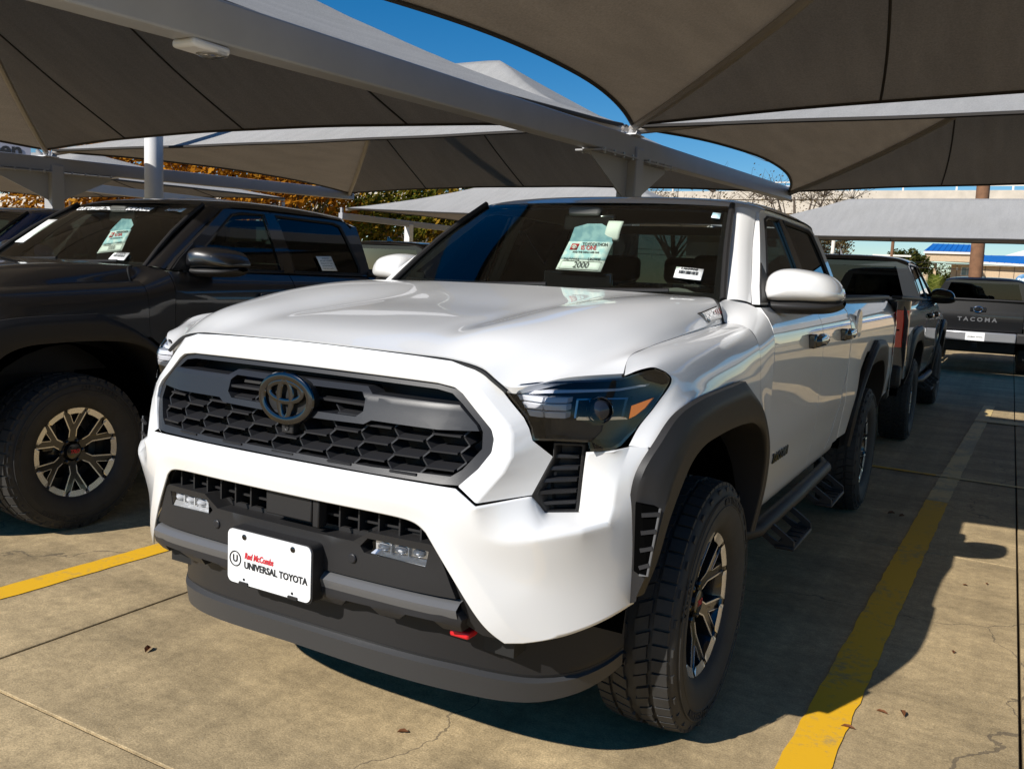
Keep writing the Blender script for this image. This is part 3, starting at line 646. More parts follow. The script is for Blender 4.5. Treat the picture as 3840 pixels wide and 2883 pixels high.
    # ---------------- fenders
    fr_ = [[(.838, -.578, 1.165), (.862, -.523, 1.180), (.883, -.474, 1.183), (.908, -.413, 1.150), (.894, -.483, 1.085), (.875, -.549, 1.032), (.866, -.588, .988)],
           [(.825, -.53, 1.203), (.856, -.47, 1.203), (.888, -.42, 1.193), (.915, -.375, 1.152), (.920, -.42, 1.10), (.920, -.48, 1.05), (.914, -.553, .985)],
           [(.818, -.40, 1.222), (.856, -.37, 1.220), (.893, -.33, 1.203), (.922, -.30, 1.157), (.935, -.33, 1.11), (.941, -.40, 1.07), (.938, -.50, .985)],
           [(.812, -.11, 1.243), (.852, -.11, 1.241), (.896, -.10, 1.220), (.927, -.10, 1.168), (.942, -.10, 1.12), (.949, -.10, 1.08), (.952, -.10, 1.03)],
           [(.807, .19, 1.260), (.850, .19, 1.257), (.895, .19, 1.235), (.926, .19, 1.182), (.942, .19, 1.12), (.949, .20, 1.04), (.952, .24, .98)],
           [(.801, .42, 1.272), (.845, .43, 1.273), (.890, .43, 1.256), (.926, .43, 1.205), (.942, .43, 1.10), (.946, .43, 1.03), (.950, .435, .975)]]
    fr2 = [[(.772, .430, 1.340), (.799, .430, 1.277), (.890, .432, 1.257), (.926, .432, 1.205), (.942, .432, 1.10), (.946, .432, 1.03), (.950, .436, .975)],
           [(.770, .500, 1.352), (.815, .510, 1.318), (.888, .515, 1.285), (.931, .515, 1.216), (.944, .515, 1.10), (.946, .530, .96), (.950, .562, .86)],
           [(.770, .575, 1.357), (.835, .600, 1.341), (.893, .603, 1.310), (.936, .606, 1.230), (.9455, .600, 1.10), (.9440, .606, .86), (.905, .650, .51)]]
    for s in (1, -1):
        mb = MB(); v, f = loft(fr_, 6, 6); mb.add(v, f); v, f = loft(fr2, 6, 4); mb.add(v, f)
        if s < 0: mb.v = mirror_pts(mb.v)
        mb.build('fender', 'white', P, angle=60)
    # ---------------- wheel arch flares
    FO = [(.880, -.556, .560), (.887, -.578, .69), (.903, -.606, .83), (.917, -.610, .925), (.942, -.556, 1.003), (.957, -.485, 1.06), (.968, -.34, 1.09), (.973, -.05, 1.103), (.974, .105, 1.108), (.968, .30, 1.03), (.962, .46, .93), (.955, .57, .82), (.942, .615, .68), (.918, .60, .50)]
    FR = [(.918, -.600, .600), (.948, -.600, .69), (.966, -.575, .82), (.976, -.530, .915), (.981, -.470, .970), (.985, -.38, 1.012), (.987, -.22, 1.032), (.987, -.03, 1.038), (.987, .13, 1.035), (.985, .30, .99), (.978, .43, .905), (.966, .53, .80), (.950, .575, .67), (.925, .57, .50)]
    FL = [(.925, -.560, .600), (.950, -.545, .69), (.962, -.510, .79), (.967, -.440, .872), (.970, -.375, .925), (.972, -.28, .957), (.972, -.14, .967), (.972, 0, .970), (.972, .12, .968), (.970, .28, .952), (.966, .42, .90), (.960, .52, .80), (.945, .565, .67), (.92, .56, .50)]
    def frow(k, rear):
        o, r_, l = [Vector(q[k]) for q in (FO, FR, FL)]
        md = (o*.5+r_*.5)+Vector((.010, 0, 0))
        pts = [o-Vector((.02, 0, 0)), o, md, r_, l*.6+r_*.4+Vector((.002, 0, 0)), l, l-Vector((.02, 0, 0)), Vector((.60, l.y*.985, l.z))]
        if rear: pts = [Vector((p.x+.004, 3.372-p.y, p.z)) for p in pts]
        return pts
    for rear in (0, 1):
        rows = [frow(k, rear) for k in range(14)]
        for s in (1, -1):
            v, f = loft(rows, 4, 5, su=(1, 3, 5, 6), sv=(8,))
            if s < 0: v = mirror_pts(v)
            fo = mobj('wheel_arch_flare', v, f, 'plastic', P, angle=40)
            if not rear:
                ve = empty('flare_vent'); ve.parent = fo
                q = [(.9125, -.618, .852), (.955, -.598, .846), (.9395, -.615, .672), (.916, -.608, .668)]
                q = [Vector(p)+Vector((.012, -.010, 0)) for p in q]; n = Vector((.75, -.66, 0)).normalized()
                v = [p+n*.002 for p in q]+[p-n*.03 for p in q]; v = [(p.x*s, p.y, p.z) for p in v]
                mobj('vent_shade_panel', v, [(0, 1, 2, 3), (0, 4, 5, 1), (1, 5, 6, 2), (2, 6, 7, 3), (3, 7, 4, 0)], 'void', ve, smooth=False)  # black panel stands proud; the recess darkness is in its colour
                for k in range(4):
                    t = .14+k*.25; a = q[0].lerp(q[3], t); bq = q[1].lerp(q[2], t-.06)
                    mb = MB().bar(a+n*.004, bq+n*.004, .012, .010); mb.v = [(p[0]*s, p[1], p[2]) for p in mb.v]; mb.build('vent_slat', 'plastic_grey', ve, smooth=False)
                mb = MB().tube([q[1]+n*.003, q[2]+n*.003, q[3]+n*.003], .0035, 8); mb.v = [(p[0]*s, p[1], p[2]) for p in mb.v]; mb.build('vent_rim', 'satin', ve)
    # wheel wells
    for yc in (0.0, 3.35):
        for s in (1, -1):
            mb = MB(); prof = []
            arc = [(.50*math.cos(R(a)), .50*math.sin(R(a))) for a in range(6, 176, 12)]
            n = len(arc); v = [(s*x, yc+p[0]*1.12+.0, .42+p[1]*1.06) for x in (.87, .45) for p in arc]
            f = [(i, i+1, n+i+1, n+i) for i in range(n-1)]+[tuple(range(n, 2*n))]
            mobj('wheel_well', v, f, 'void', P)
    # ---------------- doors (lower skins) and glasshouse
    FD = [(.612, 1.330), (.609, 1.22), (.603, 1.10), (.610, .86), (.632, .70), (.660, .590), (1.0, .590), (1.575, .592), (1.572, .90), (1.560, 1.330)]
    RD = [(1.567, 1.330), (1.579, .90), (1.582, .592), (2.03, .597), (2.10, .64), (2.20, .80), (2.28, .90), (2.36, .97), (2.372, 1.10), (2.372, 1.330)]
    for s in (1, -1):
        for nm, oo in (('front_door', FD), ('rear_door', RD)):
            d = empty(nm); d.parent = P
            v, f = slab(oo, side(0), depth=.02, du=.07, dv=.035, mirror=s < 0, back=False); mobj('door_skin', v, f, 'white', d, angle=40)
            yh = 1.36 if nm == 'front_door' else 2.165
            hd = empty('door_handle'); hd.parent = d
            X = xs(yh, 1.185)
            mb = MB(); mb.tube([(X+.004, yh-.105, 1.183), (X+.030, yh-.085, 1.185), (X+.036, yh, 1.187), (X+.030, yh+.085, 1.189), (X+.004, yh+.10, 1.19)], [.016, .020, .021, .020, .016], 10); mb.v = [((p[0]-X)*1.0+X, p[1], 1.187+(p[2]-1.187)*1.25) for p in mb.v]
            if s < 0: mb.v = mirror_pts(mb.v)
            mb.build('grip', 'gloss_black', hd)
            mb = MB().box((X+.012, yh-.10, 1.186), (.035, .055, .062))
            if s < 0: mb.v = mirror_pts(mb.v)
            mb.build('handle_end', 'gloss_black', hd, bevel=.008)
            if nm == 'front_door':
                text_obj('door_badge', 'TACOMA', .062, (0, 0, 0), (1, 0, 0), (0, 0, 1), 'gloss_black', d, sx=1.0, bold=True, extrude=.003, spacing=1.05,
                         fmap=lambda u, w, e, s=s: (s*(xs(.9, .75+w)+.003+e), .875+s*u, .748+w*.9))
    GF = [(.618, 1.341), (.70, 1.41), (1.165, 1.722), (1.25, 1.737), (1.40, 1.744), (1.562, 1.746), (1.562, 1.341)]
    WF = [(.86, 1.352), (.80, 1.392), (1.215, 1.690), (1.30, 1.708), (1.500, 1.714), (1.522, 1.352)]
    GR_ = [(1.568, 1.341), (1.568, 1.746), (2.20, 1.740), (2.31, 1.725), (2.375, 1.66), (2.42, 1.341)]
    WR = [(1.622, 1.352), (1.604, 1.714), (2.18, 1.708), (2.245, 1.690), (2.272, 1.60), (2.318, 1.40), (2.30, 1.355)]
    for s in (1, -1):
        for nm, g, w in (('front_door_frame', GF, WF), ('rear_door_frame', GR_, WR)):
            v, f = slab(g, side(.001), depth=.03, holes=[w], du=.12, dv=.08, mirror=s < 0); o = mobj(nm, v, f, 'white', P, angle=50)
            v, f = slab([(p[0]+(.006 if p[0] < (w[0][0]+w[3][0])/2 else -.006), p[1]) for p in w], side(-.008), du=.15, dv=.09, mirror=s < 0); mobj('side_window', v, f, 'glass_side' if nm[0] == 'f' else 'glass_dark', o, angle=180)
            # black seal round the pane
            pts = [Vector((s*(xs(p[0], p[1])-.002), p[0], p[1])) for p in w]
            mb = MB().tube(pts, .010, 6, closed=True); mb.build('window_seal', 'plastic', o)
        v, f = slab([(1.505, 1.345), (1.490, 1.722), (1.612, 1.722), (1.632, 1.345)], side(.004), depth=.01, du=0, dv=.08, mirror=s < 0); mobj('pillar_cover', v, f, 'gloss_black', P, angle=50)
        # black triangle at mirror
        v, f = slab([(.640, 1.348), (.705, 1.405), (.84, 1.500), (.90, 1.352)], side(.006), depth=.012, du=0, dv=0, mirror=s < 0); mobj('mirror_gusset', v, f, 'plastic', P)
        # A pillar
        ap = [[(.760, .545, 1.352), (.795, .560, 1.356), (.825, .585, 1.352), (.842, .612, 1.345)],
              [(.715, .71, 1.470), (.748, .722, 1.474), (.776, .745, 1.468), (.793, .775, 1.458)],
              [(.662, .90, 1.604), (.692, .912, 1.608), (.720, .935, 1.601), (.738, .962, 1.590)],
              [(.610, 1.09, 1.733), (.640, 1.10, 1.737), (.672, 1.125, 1.730), (.694, 1.15, 1.718)]]
        v, f = loft(ap, 4, 4)
        if s < 0: v = mirror_pts(v)
        mobj('windscreen_pillar', v, f, 'white', P, angle=60)
        # bed side
        BS = [(2.385, 1.345), (2.385, .98), (2.43, .99), (2.50, 1.05), (2.80, 1.09), (3.24, 1.09), (3.75, 1.04), (3.90, .95), (3.97, .80), (3.99, .66), (4.40, .68), (4.44, 1.0), (4.44, 1.345)]
        BS = [(2.385, 1.345), (2.385, .60), (2.62, .60), (2.72, .80), (2.80, .95), (3.0, 1.05), (3.75, 1.04), (3.90, .95), (3.97, .80), (3.99, .66), (4.40, .68), (4.44, 1.0), (4.44, 1.345)]
        v, f = slab(BS, side(.002), depth=.03, du=.09, dv=.04, mirror=s < 0, back=False); bo = mobj('bed_side', v, f, 'white', P, angle=40)
        mb = MB().bar((s*.845, 2.39, 1.360), (s*.845, 4.43, 1.372), .085, .032); mb.build('bed_rail_cap', 'plastic', bo, bevel=.01)
        # lower cab corner panel behind rear door
        v, f = slab([(2.045, .592), (2.385, .592), (2.385, 1.33), (2.379, 1.33), (2.379, .965), (2.29, .893), (2.208, .793), (2.11, .635)], side(.001), depth=.02, du=0, dv=.05, mirror=s < 0, back=False); mobj('cab_corner', v, f, 'white', P, angle=50)
        if s > 0:
            mb = MB(); mb.lathe([(.0, .0003), (.0, .078), (-.004, .082), (-.012, .083)], (.953, 2.60, 1.225), 'x', 28); mb.build('fuel_door', 'white', bo)
        # rocker
        rk = [[(.90, y, .588), (.893, y, .55), (.872, y, .515), (.84, y, .50)] for y in (.62, 1.2, 1.8, 2.38)]
        v, f = loft(rk, 3, 1)
        if s < 0: v = mirror_pts(v)
        mobj('rocker_panel', v, f, 'white', P)
        # step bar with two hoop steps
        sb = empty('step_bar'); sb.parent = P
        mb = MB().tube([(s*.86, .66, .46), (s*.905, .72, .47), (s*.915, 1.4, .475), (s*.915, 2.1, .485), (s*.87, 2.22, .485)], .034, 12); mb.build('bar_tube', 'plastic', sb)
        for yc in (1.02, 1.86):
            hs = empty('hoop_step'); hs.parent = sb
            for dy in (-.17, .17):
                pl_ = [(.885, .475), (.925, .480), (1.025, .412), (1.030, .376), (.955, .376), (.880, .425)]; hl_ = [(.930, .450), (.985, .412), (.968, .398), (.915, .425)]
                v, f = slab(pl_, lambda u, w, d: (s*u, yc+dy+d, w), depth=.014, holes=[hl_], du=0, dv=0); mobj('step_arm', v, f, 'plastic', hs, smooth=False)
            mb = MB().box((s*.992, yc, .381), (.080, .36, .016)); mb.build('tread_plate', 'plastic', hs, bevel=.006)
            for k in range(5): MB().box((s*.992, yc-.14+k*.07, .3915), (.055, .018, .005)).build('tread_rib', 'plastic', hs, smooth=False)
    # ---------------- roof
    cx_ = [0, .25, .45, .57, .645, .697]
    rf = [[(0, 1.030, 1.746), (.25, 1.042, 1.746), (.45, 1.070, 1.743), (.57, 1.092, 1.739), (.645, 1.12, 1.733), (.695, 1.16, 1.719)],
          [(0, 1.14, 1.778), (.25, 1.15, 1.777), (.45, 1.17, 1.771), (.58, 1.19, 1.762), (.66, 1.21, 1.750), (.704, 1.23, 1.737)],
          [(0, 1.40, 1.808), (.25, 1.40, 1.806), (.45, 1.40, 1.798), (.58, 1.40, 1.786), (.66, 1.40, 1.768), (.704, 1.40, 1.745)],
          [(0, 1.80, 1.820), (.25, 1.80, 1.818), (.45, 1.80, 1.809), (.58, 1.80, 1.794), (.66, 1.80, 1.773), (.704, 1.80, 1.747)],
          [(0, 2.20, 1.806), (.25, 2.20, 1.804), (.45, 2.20, 1.796), (.58, 2.20, 1.782), (.66, 2.20, 1.762), (.704, 2.20, 1.741)],
          [(0, 2.40, 1.786), (.25, 2.40, 1.784), (.45, 2.39, 1.777), (.58, 2.38, 1.763), (.66, 2.35, 1.745), (.704, 2.32, 1.722)],
          [(0, 2.44, 1.752), (.25, 2.435, 1.750), (.45, 2.425, 1.743), (.58, 2.41, 1.730), (.66, 2.39, 1.705), (.702, 2.37, 1.67)]]
    rows = [[(-p[0], p[1], p[2]) for p in reversed(r_[1:])]+r_ for r_ in rf]
    v, f = loft(rows, 5, 5); ro = mobj('roof', v, f, 'white', P, angle=70)
    mb = MB()
    for yb in (0,):
        for i, t in enumerate((0, 1)): pass
    v = [(-.012, 2.18, 1.80), (.012, 2.18, 1.80), (.010, 2.33, 1.795), (-.010, 2.33, 1.795), (0, 2.30, 1.868), (0, 2.325, 1.866)]
    mobj('antenna_fin', v, [(0, 1, 4), (1, 2, 5, 4), (2, 3, 5), (3, 0, 4, 5), (0, 3, 2, 1)], 'gloss_black', ro, smooth=False)
    # ---------------- windscreen
    def ws(t, k):     # t -1..1 across, k 0 bottom..1 top
        bx = .752*t; by = .475+.075*t*t; bz = 1.345+.0*t*t
        tx = .606*t; ty = 1.035+.055*t*t; tz = 1.742-.004*t*t
        bul = -.02*math.sin(math.pi*k)
        return (bx+(tx-bx)*k, by+(ty-by)*k+bul, bz+(tz-bz)*k+.012*math.sin(math.pi*k))
    def wpatch(t0, t1, k0, k1, off=0, n=16, m_=10):
        v = []; 
        for j in range(m_+1):
            for i in range(n+1):
                p = ws(t0+(t1-t0)*i/n, k0+(k1-k0)*j/m_); v.append((p[0], p[1]-off*.6, p[2]+off*.8))
        return v, [(j*(n+1)+i, j*(n+1)+i+1, (j+1)*(n+1)+i+1, (j+1)*(n+1)+i) for j in range(m_) for i in range(n)]
    v, f = wpatch(-1, 1, 0, 1); wso = mobj('windscreen', v, f, 'glass', P, angle=180)
    mb = MB()
    for a in ((-1, 1, 0, .07), (-1, 1, .945, 1), (-1, -.955, .07, .945), (.955, 1, .07, .945)):
        v, f = wpatch(*a, off=-.003); mb.add(v, f)
    mb.build('windscreen_border', 'gloss_black', wso, angle=180)
    mb = MB()   # black cowl moulding along each pillar
    for s in (1, -1):
        mb = MB(); mb.tube([Vector(ws(s*1.005, k))+Vector((0, -.006, .006)) for k in (0, .25, .5, .75, 1)], .013, 8); mb.build('pillar_moulding', 'plastic', wso)
    
    for sx0 in (-.55, .12):
        mb = MB(); a, bq = Vector(ws(sx0, -.01)), Vector(ws(sx0+.62, .045)); mb.tube([a+Vector((0, -.02, .015)), bq+Vector((0, -.015, .012))], .008, 6); mb.build('wiper', 'plastic', wso)
    v = [(x, y, z) for (y, z) in ((.42, 1.325), (.56, 1.345)) for x in (-.76, -.4, 0, .4, .76)]
    mobj('cowl_panel', v, [(i, i+1, i+6, i+5) for i in range(4)], 'plastic', P)
    # ---------------- cab rear wall, rear glass, bed, tailgate
    v = [(-.86, 2.44, 1.33), (.86, 2.44, 1.33), (.70, 2.43, 1.70), (.60, 2.435, 1.735), (-.60, 2.435, 1.735), (-.70, 2.43, 1.70)]
    wall_o = [(p[0], p[2]) for p in v]; rg = [(-.70, 1.365), (.70, 1.365), (.60, 1.685), (-.60, 1.685)]
    v, f = slab([(-.88, .95), (.88, .95)]+wall_o[1:]+[wall_o[0]], lambda u, w, d: (u, 2.44-d, w), depth=.03, holes=[rg], du=0, dv=0); cw = mobj('cab_rear_wall', v, f, 'white', P)
    v, f = slab(rg, lambda u, w, d: (u, 2.432, w), du=0, dv=0); mobj('rear_window', v, f, 'glass_dark', cw)
    for s in (1, -1):
        v, f = slab([(2.375, 1.341), (2.425, 1.341), (2.43, 1.70), (2.36, 1.69)], side(.0), depth=.02, du=0, dv=.08, mirror=s < 0); mobj('rear_pillar', v, f, 'white', P, angle=50)
    mb = MB().box((0, 3.42, .90), (1.72, 2.0, .05)); mb.box((-.80, 3.42, 1.12), (.08, 2.0, .46)); mb.box((.80, 3.42, 1.12), (.08, 2.0, .46)); mb.build('bed_liner', 'plastic', P)
    tg = empty('tailgate'); tg.parent = P
    TG = [(-.735, .80), (.735, .80), (.740, 1.345), (-.740, 1.345)]
    v, f = slab(TG, lambda u, w, d: (u, 4.470-.03*abs(w-1.05)/.3-.02*(u/.74)**2-d, w), depth=.06, du=.1, dv=.06); o = mobj('tailgate_panel', v, f, 'white', tg); add_bevel(o, .008)
    text_obj('tailgate_lettering', 'TACOMA', .098, (0, 4.465, 1.0), (-1, 0, 0), (0, 0, 1), 'letter_grey', tg, sx=1.15, bold=True, extrude=.004, spacing=1.55)
    mb = MB().box((0, 4.468, 1.185), (.26, .03, .075)); mb.build('tailgate_handle', 'gloss_black', tg, bevel=.01)
    mb = MB().box((0, 4.43, 1.362), (1.46, .10, .03)); mb.build('tailgate_cap', 'plastic', tg, bevel=.008)
    mb = MB().tube([(.075*math.cos(t), 4.482, 1.187+.05*math.sin(t)) for t in [2*math.pi*i/32 for i in range(32)]], .008, 8, closed=True); mb.build('tailgate_emblem', 'chrome', tg)
    for s in (1, -1):
        tl = empty('tail_lamp'); tl.parent = P
        pr_ = [(.755, 4.468), (.83, 4.465), (.895, 4.45), (.948, 4.40), (.955, 4.33)]
        rows = [[(s*x, y-.0, z) for x, y in pr_] for z in (.95, 1.02, 1.15, 1.265)]
        v, f = loft(rows, 4, 2); mobj('lens', v, f, 'tail_red', tl)
        for (z0, z1) in ((.965, 1.085), (1.11, 1.25)):
            mb = MB().box((s*.80, 4.474, (z0+z1)/2), (.035, .012, z1-z0)); mb.build('light_bar', 'tail_red_hi', tl, bevel=.004)
        mb = MB().box((s*.83, 4.473, 1.097), (.13, .006, .012)); mb.build('lamp_divider', 'gloss_black', tl)
        rows = [[(s*x, y-.001, z) for x, y in pr_] for z in (1.267, 1.345)]
        v, f = loft(rows, 4, 1); mobj('lamp_cap', v, f, 'gloss_black', tl)
        rows = [[(s*x, y-.002, z) for x, y in pr_] for z in (.68, .80, .948)]
        v, f = loft(rows, 4, 1); mobj('quarter_panel', v, f, 'white', P)
    rb = empty('rear_bumper'); rb.parent = P
    mb = MB().box((0, 4.50, .70), (1.30, .16, .17)); mb.build('bumper_step', 'rear_bumper_paint', rb, bevel=.02)
    for s in (1, -1): mb = MB().box((s*.79, 4.46, .70), (.30, .15, .19)); mb.build('bumper_end', 'plastic', rb, bevel=.03)
    mb = MB().box((0, 4.583, .70), (.31, .008, .15)); mb.build('rear_plate', 'plate', rb)
    text_obj('rear_plate_lettering', 'UNIVERSAL TOYOTA', .0285, (0, 4.588, .69), (-1, 0, 0), (0, 0, 1), 'ink', rb, bold=True, sx=.92)
    mb = MB().box((0, 4.50, .54), (.09, .12, .09)); mb.build('hitch_receiver', 'black', rb)
    # ---------------- mirrors
    for s in (1, -1):
        mr_ = empty('door_mirror'); mr_.parent = P
        def mtr(p_):
            x = abs(p_[0]); return (s*(1.6813+(x-1.6813)*1.041), p_[1]+.135+(x-.98)*.35, 1.408+(p_[2]-1.408)*1.041)
        cap = [(.873, 1.390), (.884, 1.445), (.912, 1.470), (.955, 1.480), (1.03, 1.473), (1.09, 1.455), (1.122, 1.424), (1.136, 1.382), (1.120, 1.365), (1.0, 1.357), (.90, 1.355), (.877, 1.362)]
        def ring_(sc, y, k=1.0): return [(1.0+(p[0]-1.0)*sc*k, y, 1.41+(p[1]-1.41)*sc) for p in cap]
        secs = [ring_(.25, .600), ring_(.66, .612), ring_(.86, .640), ring_(.97, .685), ring_(1.0, .74), ring_(.99, .80), ring_(.95, .815)]
        nn_ = len(cap); v = []; 
        rings = []
        for sc_ in secs:
            rc = cr_curve(sc_+[sc_[0]], 3)[:-1]; rings.append(rc)
        m_ = len(rings[0]); v = [tuple(p) for rg_ in rings for p in rg_]
        f = [(i*m_+j, i*m_+(j+1) % m_, (i+1)*m_+(j+1) % m_, (i+1)*m_+j) for i in range(len(rings)-1) for j in range(m_)]+[tuple(range(m_)), tuple((len(rings)-1)*m_+j for j in range(m_))[::-1]]
        if s < 0: v = mirror_pts(v)
        v = [mtr(p_) for p_ in v]
        mobj('mirror_cap', v, f, 'white', mr_, angle=50)
        v, f = slab([(.885, 1.37), (.895, 1.44), (.955, 1.465), (1.08, 1.445), (1.115, 1.41), (1.12, 1.375)], lambda u, w, d: mtr((s*u, .818, w)), du=0, dv=0); mobj('mirror_glass', v, f, 'mirror', mr_)
        # lower black housing and arm
        rows = []
        for x, y0, y1, z0, z1 in ((.845, .665, .775, 1.322, 1.352), (.90, .640, .80, 1.318, 1.362), (1.0, .622, .812, 1.317, 1.362), (1.10, .640, .810, 1.326, 1.364), (1.135, .68, .80, 1.342, 1.366), (1.142, .70, .78, 1.352, 1.366)):
            ym = (y0+y1)/2; rows.append([(s*x, y0+.02, z1), (s*x, y0, (z0+z1)/2), (s*x, y0+.03, z0), (s*x, ym, z0-.004), (s*x, y1-.02, z0), (s*x, y1, (z0+z1)/2), (s*x, y1-.01, z1), (s*x, ym, z1), (s*x, y0+.02, z1)])
        v, f = loft(rows, 3, 3); k = 9*3-2; v_n = len(rows[0])
        v = [mtr(p_) for p_ in v]
        mobj('mirror_arm', v, f, 'plastic', mr_, angle=60)
        mb = MB().box((s*.842, .79, 1.335), (.05, .13, .055)); mb.build('mirror_foot', 'plastic', mr_, bevel=.01)
    # ---------------- cabin interior
    it = empty('interior'); it.parent = P
    v, f = loft([[(-.74, .50, 1.30), (-.3, .44, 1.315), (0, .43, 1.32), (.3, .44, 1.315), (.74, .50, 1.30)], [(-.74, .75, 1.325), (-.3, .75, 1.335), (0, .75, 1.335), (.3, .75, 1.345), (.74, .75, 1.325)], [(-.74, .95, 1.28), (-.3, .97, 1.29), (0, .97, 1.30), (.3, .97, 1.31), (.74, .95, 1.28)], [(-.74, .98, .9), (-.3, 1.0, .9), (0, 1.0, .9), (.3, 1.0, .9), (.74, .98, .9)]], 3, 3); mobj('dashboard', v, f, 'dash', it)
    mb = MB().box((-.02, .93, 1.375), (.34, .025, .12)); mb.build('centre_screen', 'gloss_black', it, bevel=.01)
    mb = MB().box((.38, .86, 1.34), (.40, .18, .06)); mb.build('instrument_hood', 'dash', it, bevel=.02)
    mb = MB().tube([(.38+.185*math.cos(t), 1.06+.06*math.sin(t), 1.20+.17*math.sin(t)) for t in [2*math.pi*i/28 for i in range(28)]], .016, 8, closed=True); mb.bar((.2, 1.06, 1.2), (.56, 1.06, 1.2), .03, .05); mb.build('steering_wheel', 'dash', it)
    for x, y in ((.38, 1.50), (-.38, 1.50), (.38, 2.06), (-.38, 2.06), (0, 2.07)):
        w = .50 if x else .24
        st_ = empty('seat'); st_.parent = it
        rows = []
        for z, dy, ww in ((.75, 0, w), (1.0, .05, w), (1.25, .12, w*.92), (1.36, .16, w*.72)):
            rows.append([(x-ww/2, y+dy+.05, z), (x-ww/2*.9, y+dy-.05, z), (x, y+dy-.03, z), (x+ww/2*.9, y+dy-.05, z), (x+ww/2, y+dy+.05, z), (x+ww/2*.8, y+dy+.11, z), (x-ww/2*.8, y+dy+.11, z), (x-ww/2, y+dy+.05, z)])
        v, f = loft(rows, 3, 3); n_ = 7*3+1; v2 = len(v); f.append(tuple(range(v2-n_, v2-1)))
        mobj('seat_back', v, f, 'seat', st_)
        hb = MB().box((x, y+.21, 1.475), (.25 if x else .2, .10, .15)); o = hb.build('headrest', 'seat', st_); add_bevel(o, .04, 4)
        hb = MB().box((x, y-.24, .80), (w, .50, .16)); o = hb.build('seat_base', 'seat', st_); add_bevel(o, .04, 3)
    mb = MB().box((0, 1.5, .62), (1.74, 1.9, .04)); mb.build('cabin_floor', 'black', it)
    for s in (1, -1): v, f = slab([(.66, .62), (2.35, .62), (2.35, 1.33), (.66, 1.33)], side(-.06), du=.2, dv=.2, mirror=s < 0); mobj('door_card', v, f, 'dash', it)
    v, f = loft([[(x, y, z-.035) for x, y, z in r_[:5]][::-1] and [(p[0], p[1], p[2]-.03) for p in r_] for r_ in rows] if False else [[(p[0]*.96, p[1]+.02, p[2]-.03) for p in ([(-q[0], q[1], q[2]) for q in reversed(r_[1:])]+r_)] for r_ in rf[:6]], 3, 3); mobj('headliner', v, f, 'headliner', it)
    mb = MB().box((0, .98, 1.655), (.25, .03, .075)); o = mb.build('rear_view_mirror', 'gloss_black', it); add_bevel(o, .012, 3)
    MB().tube([(0, .985, 1.66), (0, 1.0, 1.715)], .012, 8).build('mirror_stalk', 'dash', it)
    for x in (-.02,): MB().box((x, 1.0, 1.70), (.16, .10, .045)).build('sensor_housing', 'dash', it, bevel=.015)
    # ---------------- chassis
    mb = MB().box((0, 1.75, .50), (1.30, 5.0, .16)); mb.box((0, -.25, .55), (1.1, 1.0, .5)); mb.box((0, 1.4, .70), (1.60, 1.6, .18)); mb.box((0, .05, .95), (1.2, .95, .35)); mb.build('chassis', 'black', P, smooth=False)
    for y in (0, 3.35): MB().tube([(-.78, y, .40), (.78, y, .40)], .05, 10).build('axle', 'black', P)
    return P

M['lamp_cell'] = basic('ribbed_reflector', (0.86, 0.86, 0.88), 0.22, metal=0.0, coat=.6, bump=(350, .8))
M['satin'] = basic('sunlit_satin_plastic', (0.11, 0.11, 0.112), 0.32)  # paler than the bumper plastic: sun on the skid ledge put into colour
M['lens_ball'] = basic('projector_glass', (0.012, 0.014, 0.02), 0.02)
M['fog_reflector'] = basic('lamp_reflector', (0.80, 0.81, 0.82), 0.16, metal=0.6)
M['fog_lens'] = basic('led_lens_plastic', (0.55, 0.56, 0.58), 0.05, coat=1.0)
M['letter_grey'] = basic('tailgate_letter', (0.22, 0.22, 0.23), 0.3, metal=.6)
M['dam'] = basic('lit_dam_plastic', (0.040, 0.040, 0.041), 0.46, bump=(900, .2))  # lighter copy of the dam plastic: light on the lip put into colour
M['chrome_dark'] = basic('shaded_chrome', (0.35, 0.35, 0.37), 0.12, metal=1.0)
M['headliner'] = basic('headliner', (0.30, 0.28, 0.25), 0.9)
M['rear_bumper_paint'] = basic('silver_bumper', (0.30, 0.30, 0.31), 0.30, metal=0.5)

